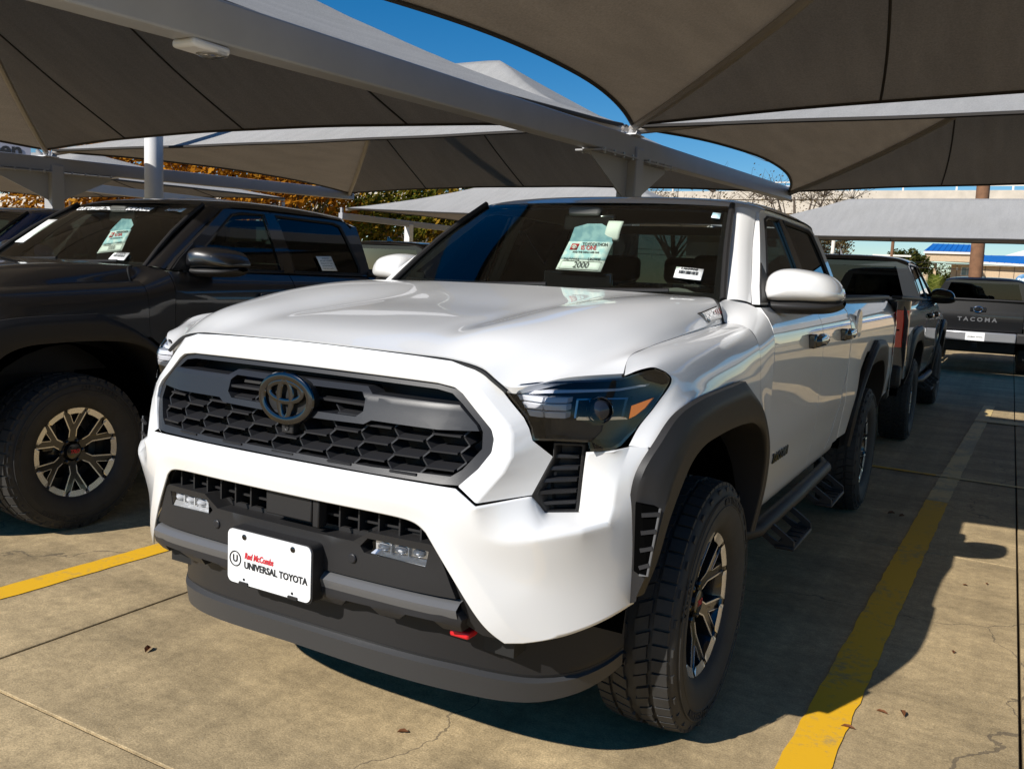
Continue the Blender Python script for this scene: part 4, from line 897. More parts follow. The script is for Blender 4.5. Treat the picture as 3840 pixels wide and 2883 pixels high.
# ---------------------------------------------------------------- wheels
def build_wheel(parent, loc, s, knobby=False):
    w = empty('wheel'); w.parent = parent; w.location = loc
    RO = .398; wd = .125
    ty = empty('tyre'); ty.parent = w
    prof = [(-.100, .232), (-.118, .250), (-.134, .300), (-.132, .340), (-.122, .372), (-.108, .385), (-.06, .3885), (0, .389), (.06, .3885), (.108, .385), (.122, .372), (.132, .340), (.134, .300), (.118, .250), (.100, .232)]
    pc = cr_curve(prof, 3)
    mb = MB(); mb.lathe([(s*p[0], p[1]) for p in pc], (0, 0, 0), 'x', 72); mb.build('carcass', 'rubber', ty, angle=60)
    mb = MB(); nb = 44 if knobby else 56
    def block(x0, x1, a0, a1, r0, r1, sk=0, tilt=0):
        v = []
        for r_, shr in ((r0, 0), (r1, .0016)):
            for (x, a) in ((x0+shr, a0+shr*2), (x1-shr, a0+shr*2), (x1-shr, a1-shr*2), (x0+shr, a1-shr*2)):
                aa = a+sk*(x-x0); rr_ = r_-tilt*(abs(x)-.085) if abs(x) > .085 else r_
                v.append((s*x, rr_*math.sin(aa), rr_*math.cos(aa)))
        mb.add(v, [(4, 5, 6, 7), (0, 1, 5, 4), (1, 2, 6, 5), (2, 3, 7, 6), (3, 0, 4, 7)])
    da = 2*math.pi/nb
    for i in range(nb):
        a = i*da
        for sg in (-1, 1):
            dd = (0 if i % 2 else .010)
            xa, xb = sorted((sg*.066, sg*(.113+(.006 if knobby and i % 2 else 0))))
            block(xa, xb, a+.06*da, a+.93*da, .380, .3985, 0, .22)
            xa, xb = sorted((sg*.117, sg*.1265)); 
            block(xa, xb, a+.15*da, a+.75*da, .352, .378, 0, 0) if (knobby or i % 2) else None
            xa, xb = sorted((sg*(.010+(.006 if i % 2 else 0)), sg*(.058-dd*.5)))
            block(xa, xb, a+.06*da+da*.4, a+.94*da+da*.4, .380, .3995, 1.2*sg)
        if not knobby: pass
    tr = mb.build('tread', 'rubber', ty, smooth=False, recalc=True); tr['kind'] = 'stuff'
    # sidewall lettering band
    mb = MB(); 
    for k in range(2):
        mb.lathe([(s*.1345, .318+k*.03), (s*.1365, .320+k*.03), (s*.1365, .322+k*.03), (s*.134, .324+k*.03)], (0, 0, 0), 'x', 72)
    mb.build('sidewall_ridge', 'rubber', ty)
    for k, tx in enumerate(('ALL TERRAIN', 'P265/70R17', 'ALL TERRAIN', 'RADIAL')):
        a0 = k*math.pi/2+.35
        text_obj('sidewall_lettering', tx, .030, (0, 0, 0), (1, 0, 0), (0, 0, 1), 'rubber', ty, bold=True, extrude=.0012, spacing=1.25,
                 fmap=lambda u, w_, e, a0=a0: (s*(.1355+e-.02*abs(w_)), s*(.337+w_)*math.sin(u/.337+a0), (.337+w_)*math.cos(u/.337+a0)))
    rm = empty('rim'); rm.parent = w
    mb = MB(); mb.lathe([(s*.092, .236), (s*.098, .232), (s*.094, .222), (s*.060, .212), (s*-.05, .200), (s*-.10, .225), (s*-.105, .235)], (0, 0, 0), 'x', 64); mb.build('barrel', 'alloy_dark', rm)
    mb = MB(); mb.lathe([(s*-.02, .0005), (s*-.02, .12), (s*-.03, .17), (s*-.04, .205)], (0, 0, 0), 'x', 40); mb.build('brake_disc', 'brake_steel', w)
    mb = MB().box((s*-.0, -.10, .08), (.06, .09, .16)); mb.build('brake_caliper', 'alloy_dark', w, bevel=.015)
    # six paired spokes: dark body with machined face
    XFc = .088
    def poly(pts2, x0, x1):     # pts (y,z)
        n = len(pts2); v = [(s*x0, p[0], p[1]) for p in pts2]+[(s*x1, p[0], p[1]) for p in pts2]
        return v, [tuple(range(n)), tuple(range(n, 2*n))[::-1]]+[(i, (i+1) % n, n+(i+1) % n, n+i) for i in range(n)]
    def rot2(p, a): return (p[0]*math.cos(a)-p[1]*math.sin(a), p[0]*math.sin(a)+p[1]*math.cos(a))
    for k in range(6):
        a = k*math.pi/3
        mbd = MB(); mbf = MB()
        def xat(p): r_ = math.hypot(*p); return .058+.030*min(1, max(0, (r_-.06)/.15))
        def prism(pts, mbx, up, th):
            p2 = [rot2(p_, a) for p_ in pts]; n = len(p2)
            v = [(s*(xat(p_)+up), p_[0], p_[1]) for p_ in p2]+[(s*(xat(p_)+up-th), p_[0], p_[1]) for p_ in p2]
            mbx.add(v, [tuple(range(n)), tuple(range(n, 2*n))[::-1]]+[(i, (i+1) % n, n+(i+1) % n, n+i) for i in range(n)])
        prism([(-.024, .052), (.024, .052), (.022, .110), (.074, .214), (.070, .224), (.036, .226), (.0, .142), (-.036, .226), (-.070, .224), (-.074, .214), (-.022, .110)], mbd, 0, .042)
        for sg in (-1, 1):
            prism([(sg*.0175, .075), (sg*.0220, .075), (sg*.0212, .111), (sg*.0730, .2135), (sg*.0665, .2155), (sg*.0165, .1135)], mbf, .0016, .002)
            prism([(sg*.0005, .1455), (sg*.0030, .1445), (sg*.0378, .2210), (sg*.0352, .2215)], mbf, .0016, .002)
        mbd.build('spoke', 'alloy_dark', rm, smooth=False); o = mbf.build('spoke_face', 'machined', rm, smooth=False)
        # machined outer ring segment between spokes
        for a_, hw in ((a, .215), (a+math.pi/6, .225)):
          a = a_; seg = MB(); a0, a1 = a-hw, a+hw; v = []
          for i in range(9):
              t = a0+(a1-a0)*i/8
              for r_, xx in ((.2300, .0995), (.2010 if 0 < i < 8 else .214, .0930)):
                v.append((s*xx, -r_*math.sin(t), r_*math.cos(t)))
          seg.add(v, [(2*i, 2*i+1, 2*i+3, 2*i+2) for i in range(8)]); seg.build('rim_segment', 'machined', rm, smooth=False)
    mb = MB(); mb.lathe([(s*.040, .075), (s*.056, .070), (s*.058, .052)], (0, 0, 0), 'x', 32); mb.lathe([(s*-.02, .15), (s*.03, .085), (s*.045, .075)], (0, 0, 0), 'x', 32); mb.build('hub', 'alloy_dark', rm)
    mb = MB(); mb.lathe([(s*.050, .042), (s*.076, .040), (s*.079, .034), (s*.079, .0004)], (0, 0, 0), 'x', 28); cp = mb.build('centre_cap', 'alloy_dark', w)
    text_obj('cap_lettering', 'TRD', .026, (s*.0795, 0, 0), (0, s, 0), (0, 0, 1), 'red_mat', cp, off=.0008, bold=True, shear=.3)
    for k in range(6):
        a = k*math.pi/3+math.pi/6; p = (0, .058*math.sin(a), .058*math.cos(a))
        mb = MB(); mb.lathe([(s*.045, .011), (s*.068, .010), (s*.071, .006), (s*.071, .0003)], p, 'x', 6); mb.build('lug_nut', 'alloy_dark', w, smooth=False)
    return w
M['brake_steel'] = basic('brake_steel', (0.35, 0.34, 0.33), 0.35, metal=0.9)

truck = empty('pickup_truck'); 
build_truck(truck)
for yw in (0.0, 3.35):
    for s in (1, -1):
        build_wheel(truck, (s*.832, yw, .398), s)
tag(truck, 'white pickup truck with black hexagon mesh grille and dealer plate', 'pickup truck')
# ================================================================ ground
def concrete(name, c1, c2, c3):
    mt, nt, b = new_mat(name); b.inputs['Roughness'].default_value = 0.85; b.inputs['Specular IOR Level'].default_value = 0.3
    g = N(nt, 'ShaderNodeNewGeometry')
    n1 = N(nt, 'ShaderNodeTexNoise', Scale=1.7, Detail=9.0, Roughness=0.68); n2 = N(nt, 'ShaderNodeTexNoise', Scale=22.0, Detail=8.0, Roughness=0.8)
    n3 = N(nt, 'ShaderNodeTexNoise', Scale=160.0, Detail=4.0, Roughness=0.7); n4 = N(nt, 'ShaderNodeTexVoronoi', Scale=75.0)
    mp = N(nt, 'ShaderNodeMapping'); mp.inputs['Scale'].default_value = (.55, 1.6, 1); mp.inputs['Rotation'].default_value = (0, 0, .9)
    nt.links.new(g.outputs['Position'], mp.inputs[0]); nt.links.new(mp.outputs[0], n1.inputs['Vector'])
    for n in (n2, n3, n4): nt.links.new(g.outputs['Position'], n.inputs['Vector'])
    r1 = N(nt, 'ShaderNodeValToRGB'); e = r1.color_ramp.elements
    e[0].position = .32; e[0].color = (*c2, 1); e[1].position = .68; e[1].color = (*c1, 1)
    nt.links.new(n1.outputs[0], r1.inputs[0])
    r2 = N(nt, 'ShaderNodeMapRange'); r2.inputs['From Min'].default_value = .3; r2.inputs['From Max'].default_value = .7; r2.inputs['To Min'].default_value = .66; r2.inputs['To Max'].default_value = 1.24
    nt.links.new(n2.outputs[0], r2.inputs[0])
    r3 = N(nt, 'ShaderNodeMapRange'); r3.inputs['From Min'].default_value = .25; r3.inputs['From Max'].default_value = .75; r3.inputs['To Min'].default_value = .55; r3.inputs['To Max'].default_value = 1.38
    nt.links.new(n3.outputs[0], r3.inputs[0])
    m1 = N(nt, 'ShaderNodeMath', operation='MULTIPLY'); nt.links.new(r2.outputs[0], m1.inputs[0]); nt.links.new(r3.outputs[0], m1.inputs[1])
    tk = N(nt, 'ShaderNodeTexNoise', Scale=1.0, Detail=6.0, Roughness=.6); tm = N(nt, 'ShaderNodeMapping'); tm.inputs['Scale'].default_value = (5.5, .16, 1); tm.inputs['Rotation'].default_value = (0, 0, -.06)
    nt.links.new(g.outputs['Position'], tm.inputs[0]); nt.links.new(tm.outputs[0], tk.inputs['Vector'])
    tr_ = N(nt, 'ShaderNodeMapRange'); tr_.inputs['From Min'].default_value = .35; tr_.inputs['From Max'].default_value = .65; tr_.inputs['To Min'].default_value = .84; tr_.inputs['To Max'].default_value = 1.10; nt.links.new(tk.outputs[0], tr_.inputs[0])
    m1b = N(nt, 'ShaderNodeMath', operation='MULTIPLY'); nt.links.new(m1.outputs[0], m1b.inputs[0]); nt.links.new(tr_.outputs[0], m1b.inputs[1])
    sc = N(nt, 'ShaderNodeVectorMath', operation='SCALE'); nt.links.new(r1.outputs[0], sc.inputs[0]); nt.links.new(m1b.outputs[0], sc.inputs['Scale'])
    # pale aggregate chips
    cp = N(nt, 'ShaderNodeMath', operation='LESS_THAN'); cp.inputs[1].default_value = .09; nt.links.new(n4.outputs['Distance'], cp.inputs[0])
    sp = N(nt, 'ShaderNodeTexNoise', Scale=5.0, Detail=2.0); nt.links.new(g.outputs['Position'], sp.inputs['Vector'])
    gt = N(nt, 'ShaderNodeMath', operation='GREATER_THAN'); gt.inputs[1].default_value = .56; nt.links.new(sp.outputs[0], gt.inputs[0])
    m2 = N(nt, 'ShaderNodeMath', operation='MULTIPLY'); nt.links.new(cp.outputs[0], m2.inputs[0]); nt.links.new(gt.outputs[0], m2.inputs[1])
    m3 = N(nt, 'ShaderNodeMath', operation='MULTIPLY'); m3.inputs[1].default_value = .6; nt.links.new(m2.outputs[0], m3.inputs[0])
    mx = N(nt, 'ShaderNodeMix', data_type='RGBA'); mx.inputs['B'].default_value = (*c3, 1)
    nt.links.new(m3.outputs[0], mx.inputs[0]); nt.links.new(sc.outputs[0], mx.inputs['A']); nt.links.new(mx.outputs['Result'], b.inputs['Base Color'])
    # hairline cracks and drip stains
    vd = N(nt, 'ShaderNodeTexVoronoi', Scale=.42); vd.feature = 'DISTANCE_TO_EDGE'
    wn = N(nt, 'ShaderNodeTexNoise', Scale=3.0, Detail=5.0); nt.links.new(g.outputs['Position'], wn.inputs['Vector'])
    wm = N(nt, 'ShaderNodeVectorMath', operation='MULTIPLY_ADD'); wm.inputs[1].default_value = (.5, .5, 0); nt.links.new(wn.outputs['Color'], wm.inputs[0]); nt.links.new(g.outputs['Position'], wm.inputs[2]); nt.links.new(wm.outputs[0], vd.inputs['Vector'])
    ck = N(nt, 'ShaderNodeMath', operation='LESS_THAN'); ck.inputs[1].default_value = .0016; nt.links.new(vd.outputs['Distance'], ck.inputs[0])
    dn_ = N(nt, 'ShaderNodeTexNoise', Scale=.9, Detail=4.0, Roughness=.6); dm = N(nt, 'ShaderNodeMapping'); dm.inputs['Location'].default_value = (4.3, 9.1, 2); nt.links.new(g.outputs['Position'], dm.inputs[0]); nt.links.new(dm.outputs[0], dn_.inputs['Vector'])
    dr = N(nt, 'ShaderNodeMapRange'); dr.inputs['From Min'].default_value = .60; dr.inputs['From Max'].default_value = .72; dr.inputs['To Max'].default_value = .55; nt.links.new(dn_.outputs[0], dr.inputs[0])
    cm = N(nt, 'ShaderNodeMath', operation='MAXIMUM'); nt.links.new(ck.outputs[0], cm.inputs[0]); nt.links.new(dr.outputs[0], cm.inputs[1])
    cs = N(nt, 'ShaderNodeMath', operation='MULTIPLY'); cs.inputs[1].default_value = .62; nt.links.new(cm.outputs[0], cs.inputs[0])
    mx2 = N(nt, 'ShaderNodeMix', data_type='RGBA'); mx2.inputs['B'].default_value = (.085, .068, .05, 1)
    nt.links.new(cs.outputs[0], mx2.inputs[0]); nt.links.new(mx.outputs['Result'], mx2.inputs['A']); nt.links.new(mx2.outputs['Result'], b.inputs['Base Color'])
    bp = N(nt, 'ShaderNodeBump', Strength=.55, Distance=.003); nt.links.new(n3.outputs[0], bp.inputs['Height']); nt.links.new(bp.outputs[0], b.inputs['Normal'])
    return mt
M['concrete'] = concrete('parking_concrete', (0.57, 0.428, 0.235), (0.28, 0.212, 0.118), (0.66, 0.60, 0.50))
M['joint'] = basic('joint_dirt', (0.035, 0.028, 0.02), 0.95)
def line_mat(name, col, worn, amt):
    mt, nt, b = new_mat(name); b.inputs['Roughness'].default_value = 0.7
    g = N(nt, 'ShaderNodeNewGeometry'); n1 = N(nt, 'ShaderNodeTexNoise', Scale=26.0, Detail=8.0, Roughness=0.75); n2 = N(nt, 'ShaderNodeTexNoise', Scale=2.2, Detail=3.0)
    for n in (n1, n2): nt.links.new(g.outputs['Position'], n.inputs['Vector'])
    ad = N(nt, 'ShaderNodeMath', operation='ADD'); nt.links.new(n1.outputs[0], ad.inputs[0]); nt.links.new(n2.outputs[0], ad.inputs[1])
    rp = N(nt, 'ShaderNodeValToRGB'); e = rp.color_ramp.elements; e[0].position = amt/2; e[0].color = (*worn, 1); e[1].position = min(.98, amt/2+.10); e[1].color = (*col, 1)
    hv = N(nt, 'ShaderNodeMath', operation='MULTIPLY'); hv.inputs[1].default_value = .5; nt.links.new(ad.outputs[0], hv.inputs[0])
    nt.links.new(hv.outputs[0], rp.inputs[0]); nt.links.new(rp.outputs[0], b.inputs['Base Color'])
    bp = N(nt, 'ShaderNodeBump', Strength=.4, Distance=.002); nt.links.new(n1.outputs[0], bp.inputs['Height']); nt.links.new(bp.outputs[0], b.inputs['Normal'])
    return mt
M['yellow'] = line_mat('yellow_line_paint', (0.78, 0.43, 0.010), (0.42, 0.29, 0.10), .75)
M['faded_and_sun'] = line_mat('faded_line_and_sun_paint', (0.70, 0.52, 0.22), (0.42, 0.33, 0.18), .86)  # worn line paint, also colours the painted sun sliver
gnd = mobj('ground', [(-400, -300, -.03), (400, -300, -.03), (400, 700, -.03), (-400, 700, -.03)], [(0, 1, 2, 3)], 'joint', smooth=False)
far = mobj('pavement', [(-160, -60, -.006), (160, -60, -.006), (160, 160, -.006), (-160, 160, -.006)], [(0, 1, 2, 3)], 'concrete', smooth=False)
# the near field is individual slabs: cut it out of the far sheet
X0, X1, Y0, Y1 = -1.25-3.1*5, -1.25+3.1*4, -1.11-3.7*2, -1.11+3.7*8
me = far.data; me.clear_geometry()
o4 = [(-160, -60), (160, -60), (160, 160), (-160, 160)]; i4 = [(X0, Y0), (X1, Y0), (X1, Y1), (X0, Y1)]
me.from_pydata([(x, y, 0) for x, y in o4+i4], [], [(i, (i+1) % 4, 4+(i+1) % 4, 4+i) for i in range(4)]); me.update()
tag(gnd, kind='structure'); tag(far, kind='structure')
slab0 = None; jw = .011
for i in range(9):
    for j in range(10):
        cx, cy = X0+3.1*(i+.5), Y0+3.7*(j+.5)
        if slab0 is None:
            mb = MB().box((0, 0, -.05), (3.1-jw, 3.7-jw, .10)); slab0 = mb.build('slab', 'concrete', far, smooth=False); add_bevel(slab0, .002, 1); o = slab0
        else:
            o = slab0.copy(); COL.objects.link(o)
        o.location = (cx, cy, random.uniform(-.0012, .0012))
def strip(name, a, b, w0, w1, mat, label, zz=.004, wob=.004):
    a = Vector((*a, 0)); b = Vector((*b, 0)); d = (b-a).normalized(); n = Vector((d.y, -d.x, 0)); L = (b-a).length; k = max(2, int(L/.06)); v = []
    for i in range(k+1):
        t = i/k; p = a+(b-a)*t; w = (w0+(w1-w0)*t)/2
        v += [p-n*(w+random.uniform(-wob, wob))+Vector((0, 0, zz)), p+n*(w+random.uniform(-wob, wob))+Vector((0, 0, zz))]
    o = mobj(name, v, [(2*i, 2*i+1, 2*i+3, 2*i+2) for i in range(k)], mat, smooth=False, recalc=False)
    return tag(o, kind='structure')
strip('parking_line', (1.250, -1.6), (1.372, 3.95), .142, .138, 'yellow', '')
strip('parking_line', (1.372, 3.955), (1.565, 10.4), .136, .13, 'faded_and_sun', '')
strip('parking_line', (-1.875, -3.0), (-1.80, .60), .135, .13, 'yellow', '')
strip('parking_line', (-1.80, .60), (-1.66, 4.7), .13, .13, 'faded_and_sun', '')
strip('parking_line', (-2.5, 5.12), (1.30, 4.90), .06, .06, 'yellow', '', zz=.008)
strip('parking_line', (1.30, 4.90), (8.5, 4.60), .06, .06, 'faded_and_sun', '', zz=.008)
strip('parking_line', (-4.95, -1.2), (-4.85, 4.7), .13, .13, 'yellow', '')
strip('parking_line', (4.45, -1.0), (4.65, 9.5), .13, .13, 'yellow', '')
strip('sun_sliver', (1.45, 8.75), (8.2, 8.45), .30, .30, 'faded_and_sun', '', zz=.010)  # sunlit sliver between canopy shadows, painted on as a pale strip

# ================================================================ shade canopies
def fabric_mat(name, c0, c1, tcol, tw):
    mt = bpy.data.materials.new(name); mt.use_nodes = True; nt = mt.node_tree; nt.nodes.clear()
    out = N(nt, 'ShaderNodeOutputMaterial'); df = N(nt, 'ShaderNodeBsdfDiffuse'); tr = N(nt, 'ShaderNodeBsdfTranslucent'); tp = N(nt, 'ShaderNodeBsdfTransparent')
    tc = N(nt, 'ShaderNodeNewGeometry'); nz = N(nt, 'ShaderNodeTexNoise', Scale=.8, Detail=3.0, Roughness=.5); nt.links.new(tc.outputs['Position'], nz.inputs['Vector'])
    rp = N(nt, 'ShaderNodeValToRGB'); rp.color_ramp.elements[0].position = .3; rp.color_ramp.elements[1].position = .7
    rp.color_ramp.elements[0].color = (*c0, 1); rp.color_ramp.elements[1].color = (*c1, 1)
    st_ = N(nt, 'ShaderNodeTexNoise', Scale=1.0, Detail=5.0, Roughness=.65); sm = N(nt, 'ShaderNodeMapping'); sm.inputs['Scale'].default_value = (7, .9, .9); nt.links.new(tc.outputs['Position'], sm.inputs[0]); nt.links.new(sm.outputs[0], st_.inputs['Vector'])
    gw = N(nt, 'ShaderNodeTexNoise', Scale=70.0, Detail=2.0, Roughness=.8); nt.links.new(tc.outputs['Position'], gw.inputs['Vector'])
    s1 = N(nt, 'ShaderNodeMapRange'); s1.inputs['From Min'].default_value = .35; s1.inputs['From Max'].default_value = .65; s1.inputs['To Min'].default_value = .95; s1.inputs['To Max'].default_value = 1.05; nt.links.new(st_.outputs[0], s1.inputs[0])
    s2 = N(nt, 'ShaderNodeMapRange'); s2.inputs['From Min'].default_value = .3; s2.inputs['From Max'].default_value = .7; s2.inputs['To Min'].default_value = .84; s2.inputs['To Max'].default_value = 1.16; nt.links.new(gw.outputs[0], s2.inputs[0])
    sm_ = N(nt, 'ShaderNodeMath', operation='MULTIPLY'); nt.links.new(s1.outputs[0], sm_.inputs[0]); nt.links.new(s2.outputs[0], sm_.inputs[1])
    vs1 = N(nt, 'ShaderNodeVectorMath', operation='SCALE'); nt.links.new(rp.outputs[0], vs1.inputs[0]); nt.links.new(sm_.outputs[0], vs1.inputs['Scale']); nt.links.new(vs1.outputs[0], df.inputs[0])
    vs2 = N(nt, 'ShaderNodeVectorMath', operation='SCALE'); vs2.inputs[0].default_value = tcol; nt.links.new(sm_.outputs[0], vs2.inputs['Scale']); nt.links.new(vs2.outputs[0], tr.inputs[0])
    nt.links.new(nz.outputs[0], rp.inputs[0])
    tr.inputs[0].default_value = (*tcol, 1); tp.inputs[0].default_value = (1, 1, 1, 1)
    wv = N(nt, 'ShaderNodeTexNoise', Scale=150.0, Detail=3.0, Roughness=.8); nt.links.new(tc.outputs['Position'], wv.inputs['Vector'])
    bp = N(nt, 'ShaderNodeBump', Strength=.9, Distance=.006); nt.links.new(wv.outputs[0], bp.inputs['Height']); nt.links.new(bp.outputs[0], df.inputs['Normal'])
    ad = N(nt, 'ShaderNodeMixShader'); ad.inputs[0].default_value = tw; nt.links.new(df.outputs[0], ad.inputs[1]); nt.links.new(tr.outputs[0], ad.inputs[2])
    mx = N(nt, 'ShaderNodeMixShader'); mx.inputs[0].default_value = .025; nt.links.new(ad.outputs[0], mx.inputs[1]); nt.links.new(tp.outputs[0], mx.inputs[2])
    nt.links.new(mx.outputs[0], out.inputs[0]); return mt
M['fabric'] = fabric_mat('shade_fabric', (0.54, 0.53, 0.505), (0.58, 0.57, 0.55), (.52, .47, .39), .38)
M['underside_shade'] = fabric_mat('painted_underside_shade', (0.122, 0.118, 0.112), (0.140, 0.136, 0.130), (.56, .46, .35), .45)  # one cloth in two tones: pale lit top, underside shade put into colour
M['seam'] = basic('fabric_hem', (0.030, 0.026, 0.022), 0.8)
def canopy(name, label, c, rise, ins=.5, arch=.06, seams=3, n=44, group='shade canopies over the parking rows', hem=True, ridgebar=True):
    """c: corners SW, SE, NE, NW (x,y,z)"""
    c = [Vector(p) for p in c]; root = empty(name, (c[0]+c[1]+c[2]+c[3])/4); root.location.z = min(p.z for p in c)
    off = root.location.copy()
    hx = ((c[1]-c[0]).length+(c[2]-c[3]).length)/4; hy = ((c[3]-c[0]).length+(c[2]-c[1]).length)/4; hm = min(hx, hy)
    def P(u, v):
        a, b = (u+1)/2, (v+1)/2
        p = c[0]*(1-a)*(1-b)+c[1]*a*(1-b)+c[2]*a*b+c[3]*(1-a)*b
        ex = (c[1]-c[0]).normalized(); ey = (c[3]-c[0]).normalized()
        p = p-ex*(u*ins*(1-v*v))-ey*(v*ins*(1-u*u))
        du, dv = (1-abs(u))*hx, (1-abs(v))*hy
        k = .10; h = min(du, dv); h = h-k*math.exp(-abs(du-dv)/k)*.25 if h > .2 else h
        sag = .10*math.sin(math.pi*min(1, min(du, dv)/hm))        # slight hollow of the slopes
        p.z += rise*h/hm-sag*rise*.55+arch*(1-min(1, min(du, dv)/hm))*((1-v*v) if du < dv else (1-u*u))
        for su_ in (-1, 1):       # puckers running out of each corner
            for sv_ in (-1, 1):
                ax_, ay_ = (1-su_*u)*hx, (1-sv_*v)*hy; dd = math.hypot(ax_, ay_)
                if dd < 2.6: p.z += .011*min(1, dd*3)*math.exp(-dd/.75)*math.sin(11*math.atan2(ay_, ax_+1e-6))
        p.z += .003*math.sin(3.1*u*hx+1.3*v*hy)*math.sin(2.3*v*hy)
        return p-off
    # parameter lines denser near the hips; grid of uneven steps so that the hip falls on vertices
    us = [-1+2*i/n for i in range(n+1)]
    ky = hm/hx
    us = sorted(set([round(x, 5) for x in ([-1+(1-abs(t))*hm/hx for t in [-1+i/(n/2) for i in range(n//2+1)]])]+[round(-x, 5) for x in ([-1+(1-abs(t))*hm/hx for t in [-1+i/(n/2) for i in range(n//2+1)]])]+([round(-1+hm/hx+(2-2*hm/hx)*i/10, 5) for i in range(11)] if hx > hm*1.01 else [])))
    vs_ = sorted(set([round(-1+(1-abs(t))*hm/hy, 5) for t in [-1+i/(n/2) for i in range(n//2+1)]]+[round(1-(1-abs(t))*hm/hy, 5) for t in [-1+i/(n/2) for i in range(n//2+1)]]+([round(-1+hm/hy+(2-2*hm/hy)*i/10, 5) for i in range(11)] if hy > hm*1.01 else [])))
    nu, nv = len(us), len(vs_)
    V = [P(u, v) for v in vs_ for u in us]; F_ = []
    for j in range(nv-1):
        for i in range(nu-1):
            a, b, d, e = j*nu+i, j*nu+i+1, (j+1)*nu+i+1, (j+1)*nu+i
            um, vm_ = (us[i]+us[i+1])/2, (vs_[j]+vs_[j+1])/2
            if um*vm_ > 0: F_ += [(a, b, d), (a, d, e)]
            else: F_ += [(a, b, e), (b, d, e)]
    fo = mobj('fabric', V, F_, 'fabric', root, angle=180, recalc=False)
    mobj('underside_shade', [p+Vector((0, 0, -.012)) for p in V], F_, 'underside_shade', root, angle=180, recalc=False)  # added dark sheet that carries the painted shade of the cloth
    dn = Vector((0, 0, -.05))
    for sx in (-1, 1):
        for sy in (-1, 1):
            mb = MB(); pts = []
            for t in np.linspace(0, 1, 9): pts.append(P(sx*(1-t*hm/hx), sy*(1-t*hm/hy))+dn)
            mb.tube(pts, .038, 8); mb.build('hip_bar', 'steel_hip', root)
    if hem:
        for seq in ([(u, -1) for u in us], [(u, 1) for u in us], [(-1, v) for v in vs_], [(1, v) for v in vs_]):
            mb = MB(); mb.tube([P(*q)+Vector((0, 0, -.008)) for q in seq], .020, 6); mb.build('hem', 'seam', root)
    for k in range(seams):
        u = -1+2*(k+1)/(seams+1)
        for sy in (-1, 1):
            pts = [P(u, sy*(1-t)) for t in np.linspace(0, 1, 14) if (1-abs(u))*hx >= t*hy*.999 or True]
            pts = [p+Vector((0, 0, -.020)) for p in pts]
            mb = MB(); mb.tube(pts, .011, 5); mb.build('fabric_seam', 'seam', root)
    tag(root, label, 'canopy', group); return root
M['steel_hip'] = basic('hip_bar_paint', (0.36, 0.33, 0.29), 0.45)
def zb_(y): return 2.37+.036*(y+.6)          # underside of a beam
XB = [-10.9, -1.72, 7.46]; YN, YM, YF_ = -.70, 5.5, 12.3
def node(x, y): 
    return (x, y, {YN: 2.68, YM: 2.90, YF_: 2.97}[y])
def bay(i, j, label):
    ya, yb_ = ((YN, YM), (YM, YF_))[j]
    e = .05; a, b, c3, d = node(XB[i], ya), node(XB[i+1], ya), node(XB[i+1], yb_), node(XB[i], yb_)
    sh = lambda p, dx, dy: (p[0]+dx, p[1]+dy, p[2])
    return canopy('shade_canopy', label, [sh(a, e, e), sh(b, -e, e), sh(c3, -e, -e), sh(d, e, -e)], ((1.55, 1.6), (1.05, 1.15))[i][j])
bay(0, 0, 'brown shade canopy over the black pickup with the windscreen banner')
bay(0, 1, 'shade canopy behind the one over the black pickup with the windscreen banner')
bay(1, 0, 'brown shade canopy over the white pickup')
bay(1, 1, 'shade canopy over the grey pickup parked tail to tail with the white one')
XBL = {-10.9: 'steel canopy frame with tapered bracket beside the white round post', -1.72: 'steel canopy frame with column behind the white pickup', 7.46: 'steel canopy frame on the far side of the yellow line'}
